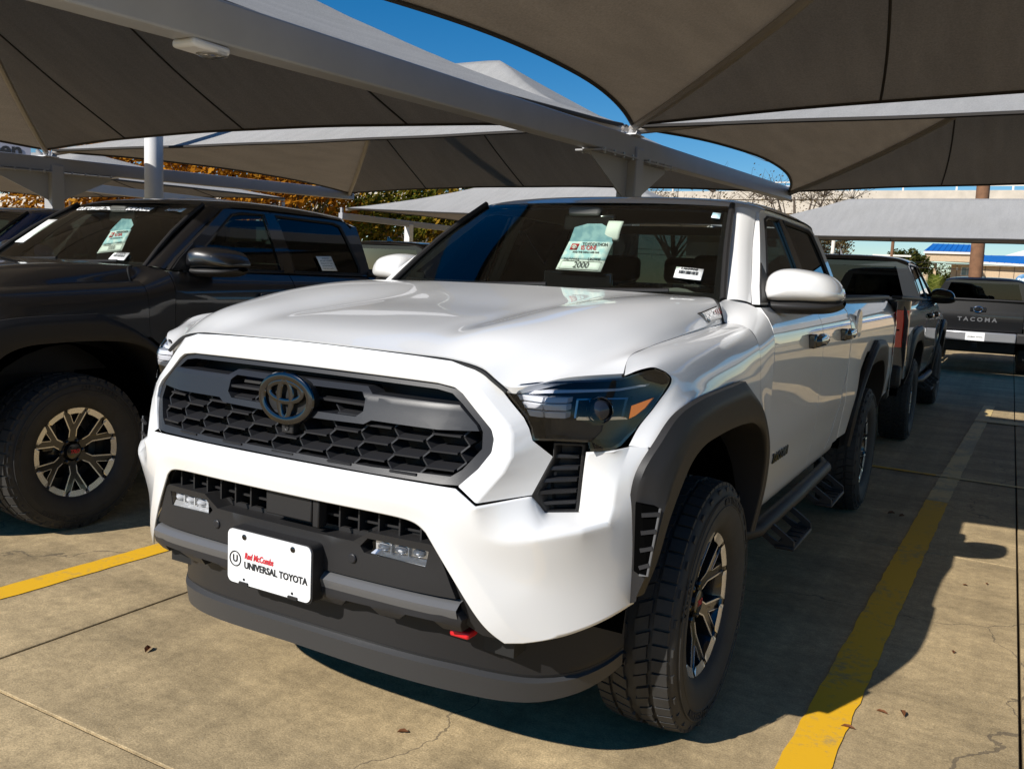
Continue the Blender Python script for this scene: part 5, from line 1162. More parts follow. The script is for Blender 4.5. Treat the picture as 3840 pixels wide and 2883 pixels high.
for x in XB[:2]:
    fr_o = empty('canopy_frame', (x, YM+.1, 0)); ox, oy = x, YM+.1
    def T(p): return (p[0]-ox, p[1]-oy, p[2])
    mb = MB(); a, b = (x, YN-.05, zb_(YN)+.10), (x, YF_+.1, zb_(YF_)+.10); mb.bar(T(a), T(b), .15, .20); mb.build('beam', 'steel', fr_o, smooth=False, bevel=.012)
    mb = MB().box((0, 0, zb_(YM)/2+.05), (.20, .20, zb_(YM)+.10)); mb.build('column', 'steel', fr_o, bevel=.015)
    for sg in (-1, 1):
        mb = MB(); z0 = zb_(YM)
        mb.add([(-.008, sg*.10, z0-.02), (-.008, sg*.95, z0+sg*.03-.02), (-.008, sg*.95, z0+sg*.03-.06), (-.008, sg*.10, z0-.42), (.008, sg*.10, z0-.02), (.008, sg*.95, z0+sg*.03-.02), (.008, sg*.95, z0+sg*.03-.06), (.008, sg*.10, z0-.42)],
               [(0, 1, 2, 3), (7, 6, 5, 4), (0, 4, 5, 1), (1, 5, 6, 2), (2, 6, 7, 3), (3, 7, 4, 0)]); mb.build('gusset', 'steel', fr_o, smooth=False)
        mb = MB().bar((0, sg*.10, z0-.018), (0, sg*1.0, z0+sg*.034-.018), .26, .014); mb.build('bearing_plate', 'steel', fr_o, smooth=False)
        for k in range(4):
            for dx in (-.105, .105):
                mb = MB(); mb.lathe([(-.02, .014), (.03, .014)], (dx, sg*(.22+k*.22), z0+sg*.034*(.22+k*.22)-.018), 'z', 6, cap=True); mb.build('bolt', 'galv', fr_o, smooth=False)
    for y in (YN, YM, YF_):
        for sg in (-1, 1):
            zt = node(x, y)[2]
            ps = (y,) if y != YM else (y-.06, y+.06)
            for yy in ps:
                mb = MB(); mb.tube([T((x+sg*.055, yy, zb_(y)+.19)), T((x+sg*.055, yy, zt-.09)), T((x+sg*.10, yy+(yy-y)*.6, zt-.02))], [.035, .035, .028], 10); mb.build('stub_post', 'steel', fr_o)
        mb = MB().box(T((x, y, zb_(y)+.205)), (.24, .22, .014)); mb.build('cap_plate', 'steel_white', fr_o, bevel=.003)
    tag(fr_o, XBL[x], 'canopy frame', 'canopy frames')
    if x == -1.72:
        lr = empty('area_light', (x, 0.30, zb_(.3)))
        mb = MB().box((0, 0, -.02), (.15, .22, .040)); mb.build('housing', 'steel_white', lr, bevel=.015)
        mb = MB(); mb.lathe([(-.042, .0005), (-.048, .055), (-.038, .075), (-.028, .08)], (0, .06, 0), 'z', 24); mb.build('lens', 'lens_clear', lr)
        tag(lr, 'flat white light fitted under the long canopy beam', 'light fixture', 'lights under the beams')
        lr2 = copy_tree(lr); lr2.location = (-10.82, 1.55, zb_(1.5)); lr2['label'] = 'small white light under the beam beside the left canopy edge'
# tall white round post standing in the gap between two canopies
post = empty('round_post', (-8.72, 5.62, 0))
mb = MB(); mb.lathe([(0, .125), (8.0, .115)], (0, 0, 0), 'z', 28, cap=True); mb.build('shaft', 'steel_white', post)
mb = MB(); mb.lathe([(0, .20), (.03, .20), (.03, .13)], (0, 0, 0), 'z', 28); mb.build('base_plate', 'steel_white', post)
for s in (-1, 1): MB().box((s*.45, 0, 7.95), (.7, .30, .09)).build('lamp_head', 'steel', post, bevel=.02)
tag(post, 'tall white round light post rising between two canopies', 'light post')
# second canopy structure further back
sec = 'shade canopies further back'
canopy('shade_canopy', 'grey topped shade canopy above the far black pickup', [(-5.5, 19.2, 2.64), (10.2, 19.4, 2.66), (10.2, 25.6, 2.9), (-5.5, 25.4, 2.9)], 1.05, ins=.12, arch=.02, seams=3, group=sec)
canopy('shade_canopy', 'pale canopy top seen past the white pickup windscreen pillar', [(-14.6, 16.6, 3.0), (-4.4, 17.0, 2.72), (-4.4, 23.2, 2.9), (-14.6, 22.8, 3.1)], 1.12, ins=.25, arch=.02, seams=3, group=sec)
canopy('shade_canopy', 'pale canopy top beyond the white round post', [(-24.2, 8.0, 3.0), (-14.95, 8.0, 2.95), (-14.95, 14.6, 3.08), (-24.2, 14.6, 3.1)], .86, ins=.25, arch=.02, seams=3, group=sec)
def frame2(x, y, L, lab, z=2.75):
    f = empty('canopy_frame', (x, y, 0))
    MB().bar((0, 0, z), (0, L, z+.02), .14, .17).build('beam', 'steel', f, smooth=False, bevel=.01)
    MB().box((0, L/2, z/2), (.2, .2, z)).build('column', 'steel_white', f, bevel=.012)
    MB().box((0, .05, z+.12), (.06, .06, .22)).build('stub_post', 'steel', f); MB().box((0, L-.05, z+.12), (.06, .06, .22)).build('stub_post', 'steel', f)
    tag(f, lab, 'canopy frame', 'canopy frames'); return f
frame2(-14.7, 16.5, 6.4, 'canopy frame under the pale canopy top beyond the black pickup', 2.78)
frame2(-4.4, 17.0, 6.2, 'canopy frame hidden behind the white pickup roof', 2.6)
frame2(-14.95, 8.0, 6.6, 'canopy frame beside the pale canopy beyond the round post', 2.74)

# ================================================================ other vehicles
bk, gp, bp_ = M['black_paint'], M['grey_paint'], M['blue_paint']
def clone(loc, rz, paint, label, group=None, skip=(), **sw):
    swap = {'white_paint': paint}; swap.update(sw)
    t = copy_tree(truck, None, skip, swap); t.location = loc; t.rotation_euler = (0, 0, rz); tag(t, label, 'pickup truck'); 
    t['group'] = 'parked pickup trucks'; return t
truck['group'] = 'parked pickup trucks'
blk = clone((-3.34, .115, 0), 0, M['charcoal'], 'black pickup truck with white banner lettering across its windscreen', skip=('hood_badge',))
gry = clone((-.02, 9.93, 0), math.pi, gp, 'dark grey pickup truck parked tail to tail with the white one')
fbk = clone((1.16, 19.9, 0), math.pi, bk, 'black pickup truck seen from behind, parked alone in the sun past the shaded stalls')
blu = clone((-6.55, 1.0, 0), 0, bp_, 'dark blue pickup truck on the far side of the black one')
drk = clone((-6.35, 10.1, 0), math.pi, bk, 'black pickup truck whose roof shows between the black and white pickups')
# knobbly tyres on the black pickup
for ch in [c for c in blk.children if c.name.startswith('wheel') and not c.name.startswith('wheel_')]:
    for g in list(ch.children): bpy.data.objects.remove(g) if not g.children else [bpy.data.objects.remove(q) for q in list(g.children)]+[bpy.data.objects.remove(g)]
    loc = ch.location.copy(); bpy.data.objects.remove(ch)
    build_wheel(blk, loc, 1 if loc.x > 0 else -1, knobby=True)
text_obj('windscreen_banner', 'CUSTOM LEATHER INTERIOR INSIDE', .052, (0, 0, 0), (1, 0, 0), (0, 0, 1), 'decal', blk, bold=True, shear=.25, sx=1.0, spacing=.92,
         fmap=lambda u, w, e: (-.08+u*.92, .975-.012+w*.80, 1.705+w*.56-.006*(u/.4)**2))
text_obj('windscreen_banner', 'Autotek', .042, (0, 0, 0), (1, 0, 0), (0, 0, 1), 'decal', blk, bold=True, shear=.3, sx=.9,
         fmap=lambda u, w, e: (.46+u*.92, .995-.012+w*.80, 1.702+w*.56))
# ================================================================ papers and stickers
def quad_patch(name, q, mat, nu=6, nv=6, bend=0.0, parent=None, loc=None):
    q = [Vector(p) for p in q]; v = []
    nrm = (q[1]-q[0]).cross(q[3]-q[0]).normalized()
    for j in range(nv+1):
        for i in range(nu+1):
            a, b = i/nu, j/nv; p = q[0]*(1-a)*(1-b)+q[1]*a*(1-b)+q[2]*a*b+q[3]*(1-a)*b
            p += nrm*bend*math.sin(math.pi*b)*1.0+nrm*bend*.4*math.sin(math.pi*a)
            v.append(p-(loc if loc else Vector()))
    o = mobj(name, v, [(j*(nu+1)+i, j*(nu+1)+i+1, (j+1)*(nu+1)+i+1, (j+1)*(nu+1)+i) for j in range(nv) for i in range(nu)], mat, parent, angle=180, recalc=False)
    md = o.modifiers.new('thick', 'SOLIDIFY'); md.thickness = .0008; md.offset = 1
    return o
def on_quad(q, u, v, off=-.004):
    q = [Vector(p) for p in q]; n = (q[1]-q[0]).cross(q[3]-q[0]).normalized()
    return q[0]*(1-u)*(1-v)+q[1]*u*(1-v)+q[2]*u*v+q[3]*(1-u)*v-n*off*1
def write(name, txt, size, q, u, v, mat, parent, loc, off=.004, **kw):
    q = [Vector(p) for p in q]; n = (q[1]-q[0]).cross(q[3]-q[0]).normalized()
    if n.y > 0: n = -n
    xd = (q[1]-q[0]).normalized(); yd = n.cross(xd)
    o = on_quad(q, u, v, 0)+n*off-loc
    return text_obj(name, txt, size, o, xd, yd, mat, parent, off=0, **kw)
def hang_tag(label, q, top, price, stock, by=0):
    loc = Vector(q[0]); root = empty('hang_tag', loc)
    o = quad_patch('price_sheet', q, 'paper', loc=loc, parent=root)
    Q = [Vector(p) for p in q]; qq = [Q[0], Q[1], Q[1].lerp(Q[2], .62), Q[0].lerp(Q[3], .62)]
    n = (Q[1]-Q[0]).cross(Q[3]-Q[0]).normalized(); n = n if n.y < 0 else -n
    quad_patch('printed_panel', [p+n*.0022 for p in qq], 'paper_sky', loc=loc, parent=root)
    v = [Vector(p)-loc for p in top]; mobj('tag_hook', v, [tuple(range(len(v)))], 'paper_blue', root, smooth=False)
    lg = [Q[0].lerp(Q[1], .10).lerp(Q[3].lerp(Q[2], .10), .08), Q[0].lerp(Q[1], .27).lerp(Q[3].lerp(Q[2], .27), .08), Q[0].lerp(Q[1], .27).lerp(Q[3].lerp(Q[2], .27), .30), Q[0].lerp(Q[1], .10).lerp(Q[3].lerp(Q[2], .10), .30)]
    quad_patch('logo_block', [p+n*.0032 for p in lg], 'red_mat', 2, 2, loc=loc, parent=root)
    c = (lg[0]+lg[1]+lg[2]+lg[3])/4+n*.0052; xd = (Q[1]-Q[0]).normalized(); yd = n.cross(xd)
    W_ = (Q[1]-Q[0]).length
    for a, b, dz in ((.055, .036, 0), (.036, .016, .010), (.013, .034, .0)):
        mb = MB(); mb.tube([c-loc+xd*W_*a*math.cos(t)+yd*(W_*b*math.sin(t)+dz*W_) for t in [2*math.pi*i/24 for i in range(24)]], W_*.006, 5, closed=True); mb.build('logo_oval', 'paper', root)
    H = W_*.095
    write('tag_heading', 'TOYOTATHON', H*1.0, q, .63, .10, 'ink', root, loc, bold=True, sx=.86)
    write('tag_heading', 'IS ON!', H*1.3, q, .52, .22, 'red_mat', root, loc, bold=True)
    write('tag_line', 'AND THE DEALS ARE ON!', H*.55, q, .50, .37, 'ink', root, loc, bold=True)
    write('handwriting', 'TACOMA', H*.95, q, .24, .64, 'ink', root, loc, shear=.4)
    write('handwriting', stock, H*.95, q, .74, .60, 'ink', root, loc, shear=.4)
    write('handwriting', price, H*1.9, q, .50, .81, 'ink', root, loc, shear=.35)
    mb = MB(); e = [Q[0].lerp(Q[3], .68).lerp(Q[1].lerp(Q[2], .68), t) for t in (.06, .94)]; f = [Q[0].lerp(Q[3], .96).lerp(Q[1].lerp(Q[2], .96), t) for t in (.06, .94)]
    mb.tube([p+n*.003-loc for p in (e[0], e[1], f[1], f[0])], W_*.004, 4, closed=True); mb.build('frame_line', 'ink', root)
    tag(root, label, 'price tag', 'price tags hanging from the rear view mirrors'); return root
hang_tag('pale blue price tag hanging inside the white pickup windscreen', [(-.060, .905, 1.566), (.150, .905, 1.567), (.108, .885, 1.437), (-.112, .885, 1.440)],
         [(-.065, .915, 1.566), (.142, .915, 1.567), (.128, .925, 1.624), (.082, .928, 1.647), (.012, .928, 1.646), (-.048, .925, 1.629)], '2000', 'U60908')
hang_tag('pale blue price tag hanging inside the black pickup windscreen', [(-3.270, .955, 1.555), (-3.078, .955, 1.570), (-3.145, .935, 1.437), (-3.385, .935, 1.413)],
         [(-3.298, .965, 1.556), (-3.105, .965, 1.570), (-3.092, .98, 1.598), (-3.117, .985, 1.633), (-3.208, .985, 1.635), (-3.268, .98, 1.592)], '3000', 'U61031')
wt = quad_patch('paper_tag', [(.111, .935, 1.660), (.182, .935, 1.659), (.166, .928, 1.571), (.098, .928, 1.575)], 'paper', bend=-.012)
tag(wt, 'blank white paper tag beside the price tag in the white pickup', 'paper tag')
def barcode(parent, q, code, nm='stock_sticker'):
    st = empty(nm); st.parent = parent
    quad_patch('sticker_paper', q, 'paper', 3, 3, parent=st)
    z0 = Vector((0, 0, 0)); w = (Vector(q[1])-Vector(q[0])).length
    write('sticker_code', code, w*.16, q, .5, .16, 'ink', st, z0, off=.002, bold=True, sx=1.2)
    Q = [Vector(p) for p in q]; n = (Q[1]-Q[0]).cross(Q[3]-Q[0]).normalized(); n = n if n.y < 0 else -n
    mb = MB(); u = .14; random.seed(len(code)+3)
    while u < .86:
        du = random.choice((.008, .014, .02)); a = Q[0].lerp(Q[1], u); d = Q[3].lerp(Q[2], u); a2 = Q[0].lerp(Q[1], u+du); d2 = Q[3].lerp(Q[2], u+du)
        mb.add([p+n*.002 for p in (a.lerp(d, .32), a2.lerp(d2, .32), a2.lerp(d2, .64), a.lerp(d, .64))], [(0, 1, 2, 3)]); u += du+random.choice((.008, .012))
    b = mb.build('barcode', 'ink', st, smooth=False); b['kind'] = 'stuff'
    for k in range(2): write('sticker_print', 'UNIVERSAL 2025 TACOMA', w*.05, q, .5, .74+k*.12, 'ink', st, z0, off=.002)
barcode(truck, [(.527, .663, 1.469), (.640, .654, 1.463), (.650, .592, 1.420), (.539, .602, 1.427)], 'U60908')
quad_patch('toll_sticker', [(.552, 1.003, 1.706), (.588, .997, 1.702), (.595, .962, 1.677), (.556, .969, 1.682)], 'paper_sky', 2, 2, parent=truck)
off = Vector((-3.34, .115, 0))
def rel(q): return [tuple(Vector(p)-off) for p in q]
barcode(blk, rel([(-2.909, .712, 1.425), (-2.775, .712, 1.425), (-2.743, .648, 1.381), (-2.884, .651, 1.383)]), 'U64334')
quad_patch('paper_strip', rel([(-3.960, .990, 1.622), (-3.864, .992, 1.623), (-3.878, .760, 1.460), (-3.968, .761, 1.461)]), 'paper', 3, 5, parent=blk)
ws_ = quad_patch('window_sticker', rel([(-2.512, 1.987, 1.466), (-2.512, 2.140, 1.472), (-2.470, 2.165, 1.372), (-2.470, 2.010, 1.370)]), 'paper', 3, 3, parent=blk)
for k in range(5):
    text_obj('sticker_print', ('ADDENDUM', 'BED LINER  STEP BARS', 'WINDOW TINT  MATS', 'LEATHER INTERIOR', 'TOTAL PRICE  U64334')[k], .012, Vector((-2.505+k*.0072, 2.07, 1.453-k*.017))-off, (0, 1, .03), (-.4, 0, 1), 'ink', ws_, off=.004)
quad_patch('toll_sticker', rel([(-2.775, 1.088, 1.712), (-2.735, 1.08, 1.708), (-2.748, 1.05, 1.685), (-2.790, 1.055, 1.688)]), 'paper_sky', 2, 2, parent=blk)

# ================================================================ fallen leaves
M['leaf_brown'] = basic('dry_leaf', (0.16, 0.055, 0.015), 0.8, var=(40, .3))
lp = [(1.441, .425), (1.503, .456), (1.36, .246), (1.624, 2.087), (1.713, 2.179), (1.622, 1.139), (.194, -.591), (-.90, -.647), (1.145, 3.361), (1.21, 3.33), (-1.666, .295)]
random.seed(21); leaf0 = None
for i, (x, y) in enumerate(lp):
    if leaf0 is None or i % 3 == 0:
        w, l = random.uniform(.007, .011), random.uniform(.016, .026); cu = random.uniform(.006, .012)
        v = [(-l, 0, .002), (-l*.3, -w, cu), (l*.5, -w*.7, cu), (l, 0, .003), (l*.5, w*.7, cu*1.3), (-l*.3, w, cu), (0, 0, .003)]
        leaf0 = mobj('fallen_leaf', v, [(0, 1, 6), (1, 2, 6), (2, 3, 6), (3, 4, 6), (4, 5, 6), (5, 0, 6)], 'leaf_brown', smooth=False, recalc=False); o = leaf0
    else: o = leaf0.copy(); COL.objects.link(o)
    o.location = (x, y, .002); o.rotation_euler = (0, 0, random.uniform(0, 6.28)); s_ = random.uniform(.8, 1.25); o.scale = (s_, s_, s_)
    tag(o, 'small dry brown leaf lying on the concrete', 'leaf', 'fallen leaves')

# ================================================================ background
def leaf_mat(name, cols, trans=.35):
    mt = bpy.data.materials.new(name); mt.use_nodes = True; nt = mt.node_tree; nt.nodes.clear()
    out = N(nt, 'ShaderNodeOutputMaterial'); df = N(nt, 'ShaderNodeBsdfDiffuse'); tr = N(nt, 'ShaderNodeBsdfTranslucent'); g = N(nt, 'ShaderNodeNewGeometry')
    rp = N(nt, 'ShaderNodeValToRGB'); e = rp.color_ramp.elements
    nz = N(nt, 'ShaderNodeTexNoise', Scale=.9, Detail=2.0); nt.links.new(g.outputs['Position'], nz.inputs['Vector'])
    ad = N(nt, 'ShaderNodeMath', operation='ADD'); nt.links.new(nz.outputs[0], ad.inputs[0]); 
    sb = N(nt, 'ShaderNodeMath', operation='MULTIPLY_ADD'); sb.inputs[1].default_value = .5; sb.inputs[2].default_value = -.25
    nt.links.new(g.outputs['Random Per Island'], sb.inputs[0]); nt.links.new(sb.outputs[0], ad.inputs[1])
    e[0].position = .25; e[0].color = (*cols[0], 1); e[1].position = .75; e[1].color = (*cols[-1], 1)
    for i, c in enumerate(cols[1:-1]): q = e.new(.25+.5*(i+1)/(len(cols)-1)); q.color = (*c, 1)
    nt.links.new(ad.outputs[0], rp.inputs[0]); nt.links.new(rp.outputs[0], df.inputs[0]); nt.links.new(rp.outputs[0], tr.inputs[0])
    mx = N(nt, 'ShaderNodeMixShader'); mx.inputs[0].default_value = trans; nt.links.new(df.outputs[0], mx.inputs[1]); nt.links.new(tr.outputs[0], mx.inputs[2]); nt.links.new(mx.outputs[0], out.inputs[0])
    return mt
M['leaf_orange'] = leaf_mat('autumn_leaves', [(0.10, 0.035, 0.006), (0.42, 0.16, 0.012), (0.55, 0.27, 0.03)])
M['leaf_mix'] = leaf_mat('turning_leaves', [(0.045, 0.060, 0.010), (0.13, 0.13, 0.016), (0.30, 0.17, 0.02)])
M['leaf_green'] = leaf_mat('green_leaves', [(0.030, 0.045, 0.010), (0.075, 0.085, 0.018), (0.12, 0.10, 0.03)])
M['leaf_bare'] = leaf_mat('sparse_leaves', [(0.10, 0.075, 0.03), (0.17, 0.12, 0.05)])
M['bark'] = basic('bark', (0.10, 0.075, 0.055), 0.95, var=(6, .3))
def tree(name, loc, h, r, mat, label, n=2600, leaf=.17, group='trees beyond the canopies', seed=1, dens=1.0, squash=.8, twigs=0):
    rd = random.Random(seed); root = empty(name, loc); mb = MB()
    th = h*.34
    mb.tube([(0, 0, 0), (rd.uniform(-.1, .1), rd.uniform(-.1, .1), th*.5), (rd.uniform(-.2, .2), rd.uniform(-.2, .2), th), (rd.uniform(-.3, .3), 0, h*.7)], [.05*h*.5, .04*h*.5, .032*h*.5, .012*h*.5], 8)
    clumps = []
    for k in range(26):
        a = rd.uniform(0, 6.283); e = rd.uniform(-.5, 1.0); rr_ = rd.uniform(.35, .92)
        c = Vector((math.cos(a)*r*rr_*math.cos(e*.9), math.sin(a)*r*rr_*math.cos(e*.9), h-r*squash+r*squash*.85*math.sin(e)*rr_)); clumps.append((c, r*rd.uniform(.22, .40)))
        if k < 12: mb.tube([(0, 0, th*rd.uniform(.7, 1.2)), tuple(c*.55+Vector((0, 0, th*.4))), tuple(c)], [.02*h*.5, .013*h*.5, .004*h*.5], 5)
    for k in range(twigs):
        c, cr_ = rd.choice(clumps); p = c; d = Vector((rd.gauss(0, .7), rd.gauss(0, .7), rd.uniform(.2, 1))).normalized(); pts = [tuple(p)]
        for j in range(3): d = (d+Vector((rd.gauss(0, .35), rd.gauss(0, .35), .1))).normalized(); p = p+d*cr_*.45; pts.append(tuple(p))
        mb.tube(pts, [.018, .013, .009, .005], 4, cap=False)
    mb.build('trunk', 'bark', root)
    v = []; f = []
    for i in range(int(n*dens)):
        c, cr_ = rd.choice(clumps); d = Vector((rd.gauss(0, 1), rd.gauss(0, 1), rd.gauss(0, 1))).normalized()*cr_*rd.uniform(.3, 1.05)**.6
        p = c+d; s_ = leaf*rd.uniform(.5, 1.2); ax = Vector((rd.gauss(0, 1), rd.gauss(0, 1), rd.gauss(0, 1))).normalized(); bx = ax.orthogonal().normalized(); cx = ax.cross(bx)
        k = len(v); v += [p+bx*s_, p+cx*s_*.55, p-bx*s_, p-cx*s_*.55]; f.append((k, k+1, k+2, k+3))
    mobj('crown', v, f, mat, root, smooth=False, recalc=False)
    return tag(root, label, 'tree', group)
tree('oak_tree', (-25.0, 21.2, 0), 7.4, 3.6, 'leaf_orange', 'bright orange autumn tree right of the round post', seed=2, n=5200, leaf=.15)
tree('oak_tree', (-21.5, 22.0, 0), 5.9, 2.4, 'leaf_orange', 'small orange tree at the edge of the orange foliage', seed=3, n=3600, leaf=.13)
tree('oak_tree', (-30.0, 19.0, 0), 6.5, 3.6, 'leaf_orange', 'orange autumn tree behind the column beside the round post', seed=4, n=4200, leaf=.15)
tree('oak_tree', (-35.0, 15.0, 0), 6.0, 3.4, 'leaf_orange', 'orange autumn tree furthest along from the round post', seed=14, n=3000, leaf=.15)
tree('oak_tree', (-20.5, 27.5, 0), 6.6, 3.4, 'leaf_mix', 'green and yellow tree behind the pale canopy top', seed=5, n=5200, leaf=.14)
tree('oak_tree', (-16.5, 28.5, 0), 6.1, 3.2, 'leaf_mix', 'green and yellow tree beside the white pickup windscreen pillar', seed=6, n=5200, leaf=.14)
tree('oak_tree', (-24.0, 27.0, 0), 5.6, 3.0, 'leaf_mix', 'turning tree between the orange and the green trees', seed=7, n=4000, leaf=.14)
tw = 'trees towards the hotel'
tree('oak_tree', (-13.2, 80.0, 0), 7.2, 3.0, 'leaf_bare', 'thin leaved tree just past the white pickup cab', seed=8, n=2600, leaf=.14, group=tw, twigs=160)
tree('oak_tree', (-9.7, 82.0, 0), 5.0, 2.0, 'leaf_green', 'round low green tree behind the grey pickup roof', seed=9, n=3200, leaf=.14, group=tw)
tree('oak_tree', (-6.3, 80.5, 0), 5.5, 1.9, 'leaf_green', 'olive green tree left of the blue roofed porch', seed=10, n=4200, leaf=.13, group=tw)
tree('oak_tree', (-7.0, 132, 0), 5.6, 2.6, 'leaf_green', 'dark green tree seen through the porch opening', seed=11, n=3000, leaf=.18, group=tw)
tree('oak_tree', (-9.5, 50.0, 0), 9.4, 3.6, 'leaf_bare', 'tall bare twigged tree rising over the overpass rail', seed=12, n=900, leaf=.07, group=tw, twigs=320)
tree('oak_tree', (-16.5, 49.0, 0), 8.6, 3.8, 'leaf_bare', 'bare twigged tree in front of the overpass behind the steel column', seed=13, n=1600, leaf=.08, group=tw, twigs=320)
# palm clump
pr = empty('palm', (-1.35, 40, 0)); pr.scale = (1.25, 1.25, 1.15); M['palm'] = leaf_mat('palm_fronds', [(0.05, 0.08, 0.012), (0.16, 0.19, 0.03), (0.30, 0.30, 0.08)])
rd = random.Random(5)
mb = MB(); mb.lathe([(0, .16), (.5, .15), (.9, .18), (1.1, .1)], (0, 0, 0), 'z', 12, cap=True); mb.build('trunk', 'bark', pr)
for k in range(46):
    a = rd.uniform(0, 6.283); el = rd.uniform(.1, 1.35); L = rd.uniform(.75, 1.25); mb = MB()
    pts = [Vector((0, 0, .95))+Vector((math.cos(a)*math.cos(el)*L*t, math.sin(a)*math.cos(el)*L*t, math.sin(el)*L*t-.35*t*t*(1.3-el))) for t in (0, .3, .6, .8, 1)]
    side_ = Vector((-math.sin(a), math.cos(a), 0)); v = []; f = []
    for j in range(18):
        t = .3+.7*j/17; i0 = min(3, int(t*4)); p = pts[i0].lerp(pts[i0+1], t*4-i0) if i0 < 4 else pts[-1]
        for sg in (-1, 1):
            ll = .30*math.sin(math.pi*(t*.8+.15)); k0 = len(v); q = p+side_*sg*ll+(pts[-1]-pts[0]).normalized()*ll*.8+Vector((0, 0, -.04))
            v += [p, p+(pts[-1]-pts[0]).normalized()*.03, q]; f.append((k0, k0+1, k0+2))
    o = mobj('frond', v, f, 'palm', pr, smooth=False, recalc=False)
tag(pr, 'low green fan palm in front of the hotel wall', 'palm')
# hotel with blue metal roof (placed from its bearing at about 55 m)
M['brick'] = basic('tan_brick', (0.50, 0.37, 0.24), 0.9, var=(9, .14)); M['trim'] = basic('white_trim', (0.74, 0.70, 0.62), 0.7)
M['blue_roof'] = basic('blue_metal_roof', (0.018, 0.15, 0.50), 0.35, var=(2, .12)); M['window_blue'] = basic('window_pane', (0.16, 0.22, 0.22), 0.1, coat=.6); M['sign_blue'] = basic('sign_blue', (0.005, 0.14, 0.32), 0.4)
H = empty('hotel', (0, 120, 0))
def hb(nm, x0, x1, y0, y1, z0, z1, mat, par=None): return MB().box(((x0+x1)/2, (y0+y1)/2, (z0+z1)/2), (x1-x0, y1-y0, z1-z0)).build(nm, mat, par or H, smooth=False)
wl = hb('wall', -5.32, 24, 0, 14, 0, 5.25, 'brick')
mobj('fascia', [(-6.0, -.8, 5.52), (24, -.8, 4.6), (24, -.8, 4.95), (-6.0, -.8, 5.78)], [(0, 1, 2, 3)], 'trim', H, smooth=False); hb('soffit', -5.9, 24, -.78, 0, 5.2, 5.26, 'trim')
rf_ = mobj('main_roof', [(-6.0, -.82, 5.72), (24, -.82, 5.0), (24, 7, 7.1), (-2.9, 7, 6.75)], [(0, 1, 2, 3)], 'blue_roof', H, smooth=False)
for k in range(26):
    x = -5.2+k*.8; t = min(1, (x+6.0)/3.1); zb0 = 5.74-(x+6)/30*.72
    MB().bar((x, -.82, zb0), (x, -.82+7.8*t, zb0+1.15*t), .06, .08).build('roof_rib', 'blue_roof', rf_, smooth=False)
for k in range(12): hb('wall_joint', -4.7+k*1.55, -4.64+k*1.55, -.03, 0, 0, 5.2, 'bark', wl)
wn = empty('window'); wn.parent = H
hb('frame', -4.2, -2.9, -.06, 0, 3.9, 5.0, 'trim', wn); hb('pane', -4.1, -3.58, -.09, -.06, 3.98, 4.92, 'window_blue', wn); hb('pane', -3.52, -3.0, -.09, -.06, 3.98, 4.92, 'window_blue', wn)
hb('wall_lamp', -4.75, -4.55, -.25, 0, 4.55, 4.95, 'trim')
hb('porch_beam', -8.06, -3.1, -4.6, -4.0, 5.43, 6.35, 'brick'); hb('porch_fascia', -8.2, -2.9, -4.9, -4.62, 6.32, 6.60, 'trim')
hb('porch_column', -8.06, -7.47, -4.6, -4.0, 0, 5.43, 'brick'); hb('porch_column', -7.35, -7.05, 1.0, 1.6, 0, 5.43, 'brick'); hb('column_band', -8.12, -7.41, -4.66, -3.94, 4.95, 5.43, 'trim')
pf = mobj('porch_roof', [(-8.2, -4.95, 6.60), (-2.9, -4.95, 6.60), (-3.1, 1.0, 7.75), (-7.7, 1.0, 7.80), (-8.2, 7, 6.6), (-2.9, 7, 6.6)], [(0, 1, 2, 3), (3, 2, 5, 4), (0, 3, 4)], 'blue_roof', H, smooth=False)
for k in range(9):
    x = -7.9+k*.6; MB().bar((x, -4.95, 6.62), (x*.96-.1, 1.0, 7.80), .05, .08).build('roof_rib', 'blue_roof', pf, smooth=False)
mobj('gable', [(-.8, 11, 6.6), (6.0, 11, 9.0), (20, 11, 9.0), (20, 11, 6.6)], [(0, 1, 2, 3)], 'trim', H, smooth=False)
sg = empty('wall_sign'); sg.parent = H
mb = MB(); mb.lathe([(-.20, .0005), (-.20, .84), (-.18, .88), (0, .88)], (2.60, -.02, 3.50), 'y', 32); mb.build('disc', 'sign_blue', sg)
text_obj('sign_lettering', 'BU', .92, (2.52, -.24, 3.50), (1, 0, 0), (0, 0, 1), 'decal', sg, bold=True, off=.004)
tag(H, 'tan brick hotel with blue metal roof, porch and round blue sign', 'building')
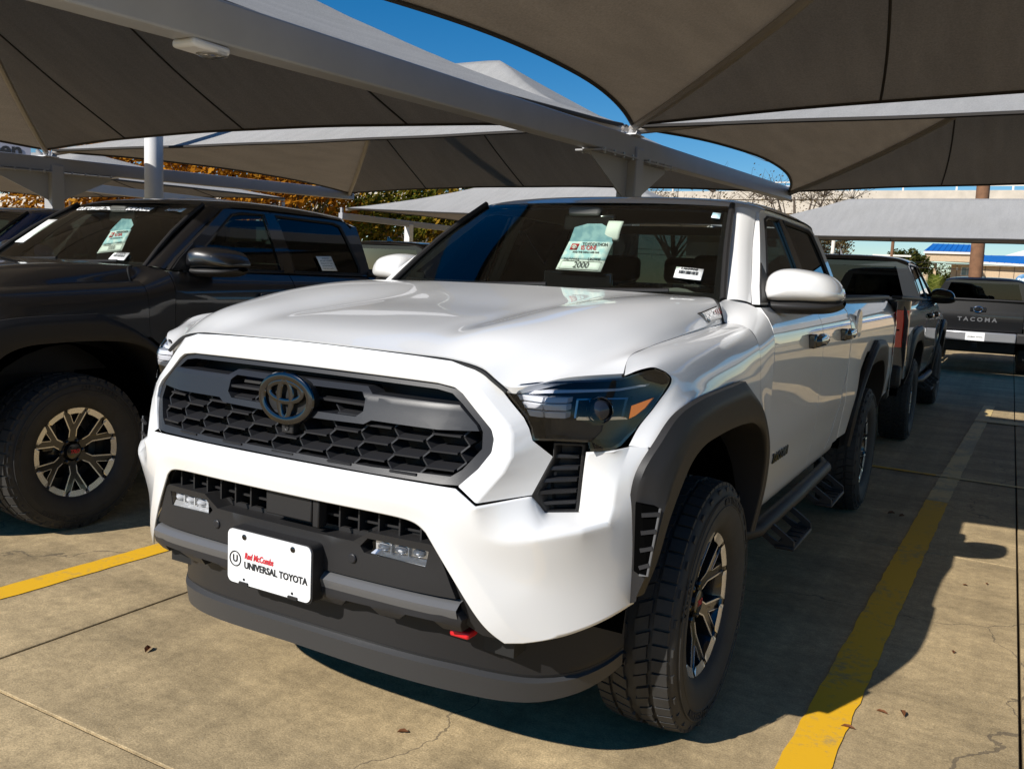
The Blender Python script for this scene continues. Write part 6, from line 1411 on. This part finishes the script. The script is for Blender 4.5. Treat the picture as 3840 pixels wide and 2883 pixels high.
# poles
wp = empty('utility_pole', (.66, 28.0, 0)); M['wood'] = basic('weathered_wood', (0.20, 0.10, 0.05), 0.9, var=(5, .25))
mb = MB(); mb.tube([(0, 0, 0), (-.10, 0, 5), (-.20, 0, 10)], [.20, .185, .16], 16); mb.build('shaft', 'wood', wp); MB().box((-.2, 0, 9.3), (2.2, .1, .12)).build('crossarm', 'wood', wp, smooth=False)
tag(wp, 'brown wooden utility pole behind the far black pickup', 'utility pole', 'utility poles')
up = empty('utility_pole', (-7.5, 78, 0)); mb = MB(); mb.tube([(0, 0, 0), (0, 0, 6.2)], .13, 8); mb.build('shaft', 'wood', up)
for z in (5.9, 4.5): MB().box((0, 0, z), (3.0, .12, .14)).build('crossarm', 'trim', up, smooth=False)
tag(up, 'distant utility pole with two white crossarms', 'utility pole', 'utility poles')
up2 = empty('light_pole', (-8.8, 58, 0)); mb = MB(); mb.tube([(0, 0, 0), (0, 0, 4.6)], .12, 8); mb.build('shaft', 'trim', up2); tag(up2, 'pale pole in front of the thin leaved tree', 'light pole')
for z, yy in ((3.6, 60), (3.0, 50)):
    mb = MB(); mb.tube([(-30, yy, z+.3), (-10, yy, z-.1), (10, yy, z-.3), (30, yy, z)], .018, 4); o = mb.build('overhead_wire', 'ink'); tag(o, 'thin black overhead wire crossing the sky by the hotel' if z > 3.3 else 'thin black overhead wire crossing low in front of the hotel', 'wire', 'overhead wires')
# overpass
ov = empty('overpass', (-20, 60, 0))
def obx(nm, x0, x1, y0, y1, z0, z1, mat): return MB().box(((x0+x1)/2+20, (y0+y1)/2-60, (z0+z1)/2), (x1-x0, y1-y0, z1-z0)).build(nm, mat, ov, smooth=False)
obx('deck', -110, 70, 58, 70, 6.3, 7.2, 'concrete_kerb'); obx('parapet', -110, 70, 57.9, 58.2, 7.2, 7.75, 'concrete_kerb')
for z in (8.0, 8.28): obx('rail', -110, 70, 57.98, 58.06, z, z+.07, 'trim')
for k in range(44): obx('rail_post', -80+k*3.0, -79.9+k*3.0, 57.97, 58.07, 7.75, 8.35, 'trim')
for x in (-70, -45, -20, 5, 30): obx('pier', x, x+1.6, 62, 66, 0, 6.3, 'concrete_kerb')
tag(ov, 'pale concrete overpass with a railing crossing behind the trees', 'overpass')
# roadside sign panel at the far left
sp = empty('billboard', (-17.3, 8.45, 0)); M['sign_grey'] = basic('sign_panel', (0.36, 0.35, 0.40), 0.6)
rz = math.atan2(-.34, .55)
sp.rotation_euler = (0, 0, math.atan2(.55, .34))
MB().box((-.6, 0, 3.55), (2.6, .15, .60)).build('panel', 'sign_grey', sp, smooth=False); MB().box((-1.2, 0, 1.6), (.15, .15, 3.3)).build('post', 'steel', sp, smooth=False)
text_obj('panel_lettering', 'een', .42, (.24, -.08, 3.50), (1, 0, 0), (0, 0, 1), 'ink', sp, bold=True, off=.01)
tag(sp, 'grey sign panel with black lettering above the left column', 'sign')
